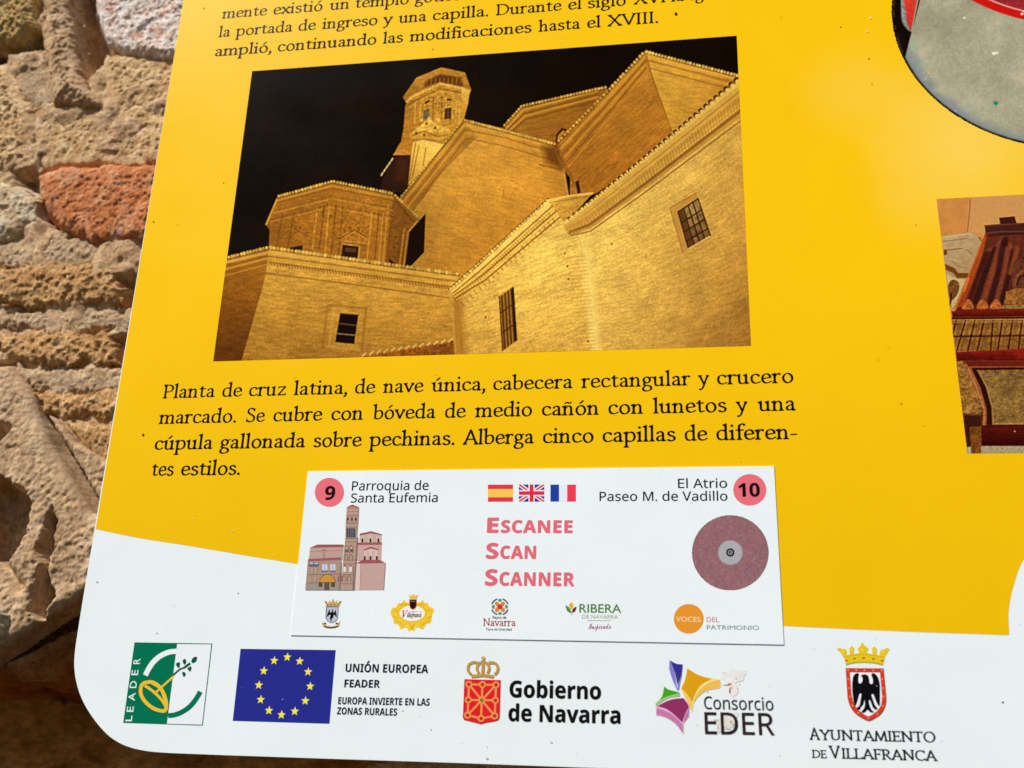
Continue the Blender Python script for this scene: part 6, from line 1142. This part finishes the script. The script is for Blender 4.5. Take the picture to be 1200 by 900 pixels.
def town_logo():
    pr = Print(LL); z = lambda q: zo(970, 745, 8.567, q); Y1, RD = (232, 196, 32), (216, 58, 36)
    crown = [(88, 132), (120, 118), (150, 135), (175, 130), (195, 160), (185, 192), (222, 186), (218, 150), (214, 128), (240, 100), (266, 128), (262, 150), (258, 182), (305, 176), (318, 160), (296, 132), (326, 100), (348, 62), (372, 98), (408, 128), (392, 160), (404, 178), (448, 184), (446, 152), (440, 132), (466, 104), (494, 132), (492, 152), (488, 188), (522, 196), (520, 162), (536, 138), (560, 140), (590, 120), (622, 134), (596, 170), (575, 210), (556, 298), (465, 278), (360, 270), (260, 276), (182, 296), (168, 235), (130, 170)]
    pr.poly(z(crown), Y1); pr.stroke(z([(180, 290), (270, 268), (360, 262), (460, 270), (552, 292)]), 1.2, (200, 158, 20)); pr.stroke(z([(158, 214), (260, 196), (360, 190), (470, 198), (575, 218)]), .8, (206, 166, 24))
    for x, y, c in ((188, 250, (190, 60, 40)), (268, 230, (90, 140, 50)), (360, 224, (190, 50, 40)), (458, 232, (90, 140, 50)), (545, 252, (190, 60, 40))): pr.poly(ellipse(*z([(x, y)])[0], 1.8, 1.0), c)
    for x, y in ((348, 140), (240, 150), (466, 152), (150, 160), (555, 165)): pr.dot(*z([(x, y)])[0], 1.0, (246, 222, 90))
    out = [(180, 325), (560, 328), (588, 620), (580, 700), (540, 780), (480, 825), (412, 856), (340, 825), (270, 775), (222, 705), (198, 620)]
    inn = [(222, 368), (524, 370), (545, 610), (536, 690), (500, 750), (455, 785), (408, 808), (350, 780), (300, 735), (262, 680), (240, 600)]
    pr.poly(z(out[:2]) + z(smooth(out[2:], 3, False)), (148, 30, 22)); sc2 = lambda q, k: [(390 + (x - 390) * k, 570 + (y - 570) * k) for x, y in q]
    pr.poly(z(sc2(out, .975)[:2]) + z(smooth(sc2(out, .975)[2:], 3, False)), RD); pr.poly(z(sc2(inn, 1.02)[:2]) + z(smooth(sc2(inn, 1.02)[2:], 3, False)), (150, 30, 22)); pr.poly(z(inn[:2]) + z(smooth(inn[2:], 3, False)), (240, 241, 243))
    for x, y in ((205, 345), (285, 346), (368, 347), (455, 348), (540, 345), (206, 435), (212, 525), (220, 612), (248, 700), (305, 775), (405, 828), (500, 788), (552, 705), (562, 612), (556, 525), (548, 435)): pr.dot(*z([(x, y)])[0], 1.0, (250, 150, 90))
    eagle(pr, z([(262, 395), (290, 376), (312, 384), (306, 430), (310, 470), (332, 478), (348, 450), (344, 412), (330, 406), (345, 392), (375, 388), (405, 402), (414, 440), (422, 478), (448, 482), (452, 440), (438, 400), (445, 378), (475, 384), (505, 420), (522, 490), (524, 570), (520, 700), (500, 690), (478, 640), (458, 590), (445, 590), (455, 640), (470, 690), (500, 735), (478, 742), (450, 715), (425, 650), (412, 655), (420, 700), (440, 745), (466, 768), (430, 770), (398, 745), (370, 772), (336, 768), (362, 730), (372, 690), (368, 645), (356, 690), (330, 722), (322, 745), (290, 728), (318, 700), (328, 650), (336, 590), (318, 585), (302, 640), (285, 690), (268, 700), (252, 620), (244, 520), (248, 440)]), (14, 12, 16))
    for q in ([(330, 585), (322, 640), (300, 700)], [(446, 590), (462, 650), (500, 705)]): pr.stroke(z(q), 2.2, (240, 241, 243), taper=.3)
    pr.build('town_crest', board, 'crowned red shield with a black eagle')
    pr = Print(LL); z = lambda q: zo(940, 845, 7.0588, q); C_ = (38, 34, 40)
    for sh, sv in ((0, 0), (2.2, 0), (0, 1.6), (2.2, 1.6)):
     z = lambda q: zo(940, 845, 7.0588, [(x_ + sh, y_ - sv) for x_, y_ in q])
     a, b = z([(62, 154)])[0], z([(1104, 176)])[0]
     pr.glyphs(serif('A', 4), a, z([(148, 155.5)])[0], 14.0, 150, C_); pr.glyphs(serif('YUNTAMIENTO', 4), z([(142, 155.5)])[0], b, 12.0, 150, C_)
     pr.glyphs(serif('DE', 4), z([(82, 304)])[0], z([(202, 307)])[0], 9.2, 150, C_); pr.glyphs(serif('V', 4), z([(224, 308)])[0], z([(318, 309)])[0], 14.6, 150, C_); pr.glyphs(serif('ILLAFRANCA', 4), z([(328, 309.5)])[0], z([(1120, 330)])[0], 12.0, 150, C_)
    pr.build('town_lettering', board, 'black serif capitals in two lines under the crowned shield')
town_logo()

# ------------------------------------------------------------------ specks of dirt on the film
pr = Print(0.00016); rs = np.random.RandomState(3)
for x, y, r, c in ((792, 16.5, 2.0, (40, 26, 16)), (168, 510, 1.5, (46, 32, 20)), (1175, 823, 1.2, (40, 40, 44)), (180, 260, 1.0, (130, 90, 20)), (262, 215, .8, (140, 100, 30)), (1056, 473, 1.0, (150, 120, 30)), (985, 32, .9, (150, 110, 30)), (1018, 69, 1.1, (170, 130, 40)), (727, 751, 1.0, (60, 60, 64)), (571, 889, 1.4, (180, 184, 184)), (646, 870, 1.3, (188, 192, 192)), (114, 682, 1.2, (176, 182, 182)), (184, 742, 1.0, (186, 190, 190)), (505, 855, .9, (176, 182, 186)), (472, 833, .7, (150, 156, 160)), (507, 58, .8, (150, 110, 30)), (822, 220, .8, (160, 120, 30)), (239, 10, .9, (150, 110, 40)), (279, 695, .8, (176, 180, 180))):
    pr.poly(smooth([(x + r * (1 + .5 * (rs.rand() - .5)) * math.cos(k), y + r * (1 + .5 * (rs.rand() - .5)) * math.sin(k)) for k in np.arange(0, 6.28, .7)], 2), c)
for x, y, r in ((1020, 21, 1.6), (1016, 37, 1.5)): pr.dot(x, y, r, (252, 220, 130))
for _ in range(110):
    x, y = rs.uniform(120, 1195), rs.uniform(5, 890)
    if 255 < x < 880 and 45 < y < 420: continue
    if y < 600 - (x - 110) * 0 and x < 230 - y * .17: continue
    if y > 730 or (y > 560 and x < 930): c = (218, 222, 222)
    elif y > 620: continue
    else: c = (206, 152, 20) if rs.rand() < .7 else (246, 204, 70)
    pr.dot(x, y, rs.uniform(.3, .75), c, n=7)
o = pr.build('dirt_specks', board, 'scattered specks of dirt on the film'); o['kind'] = 'stuff'
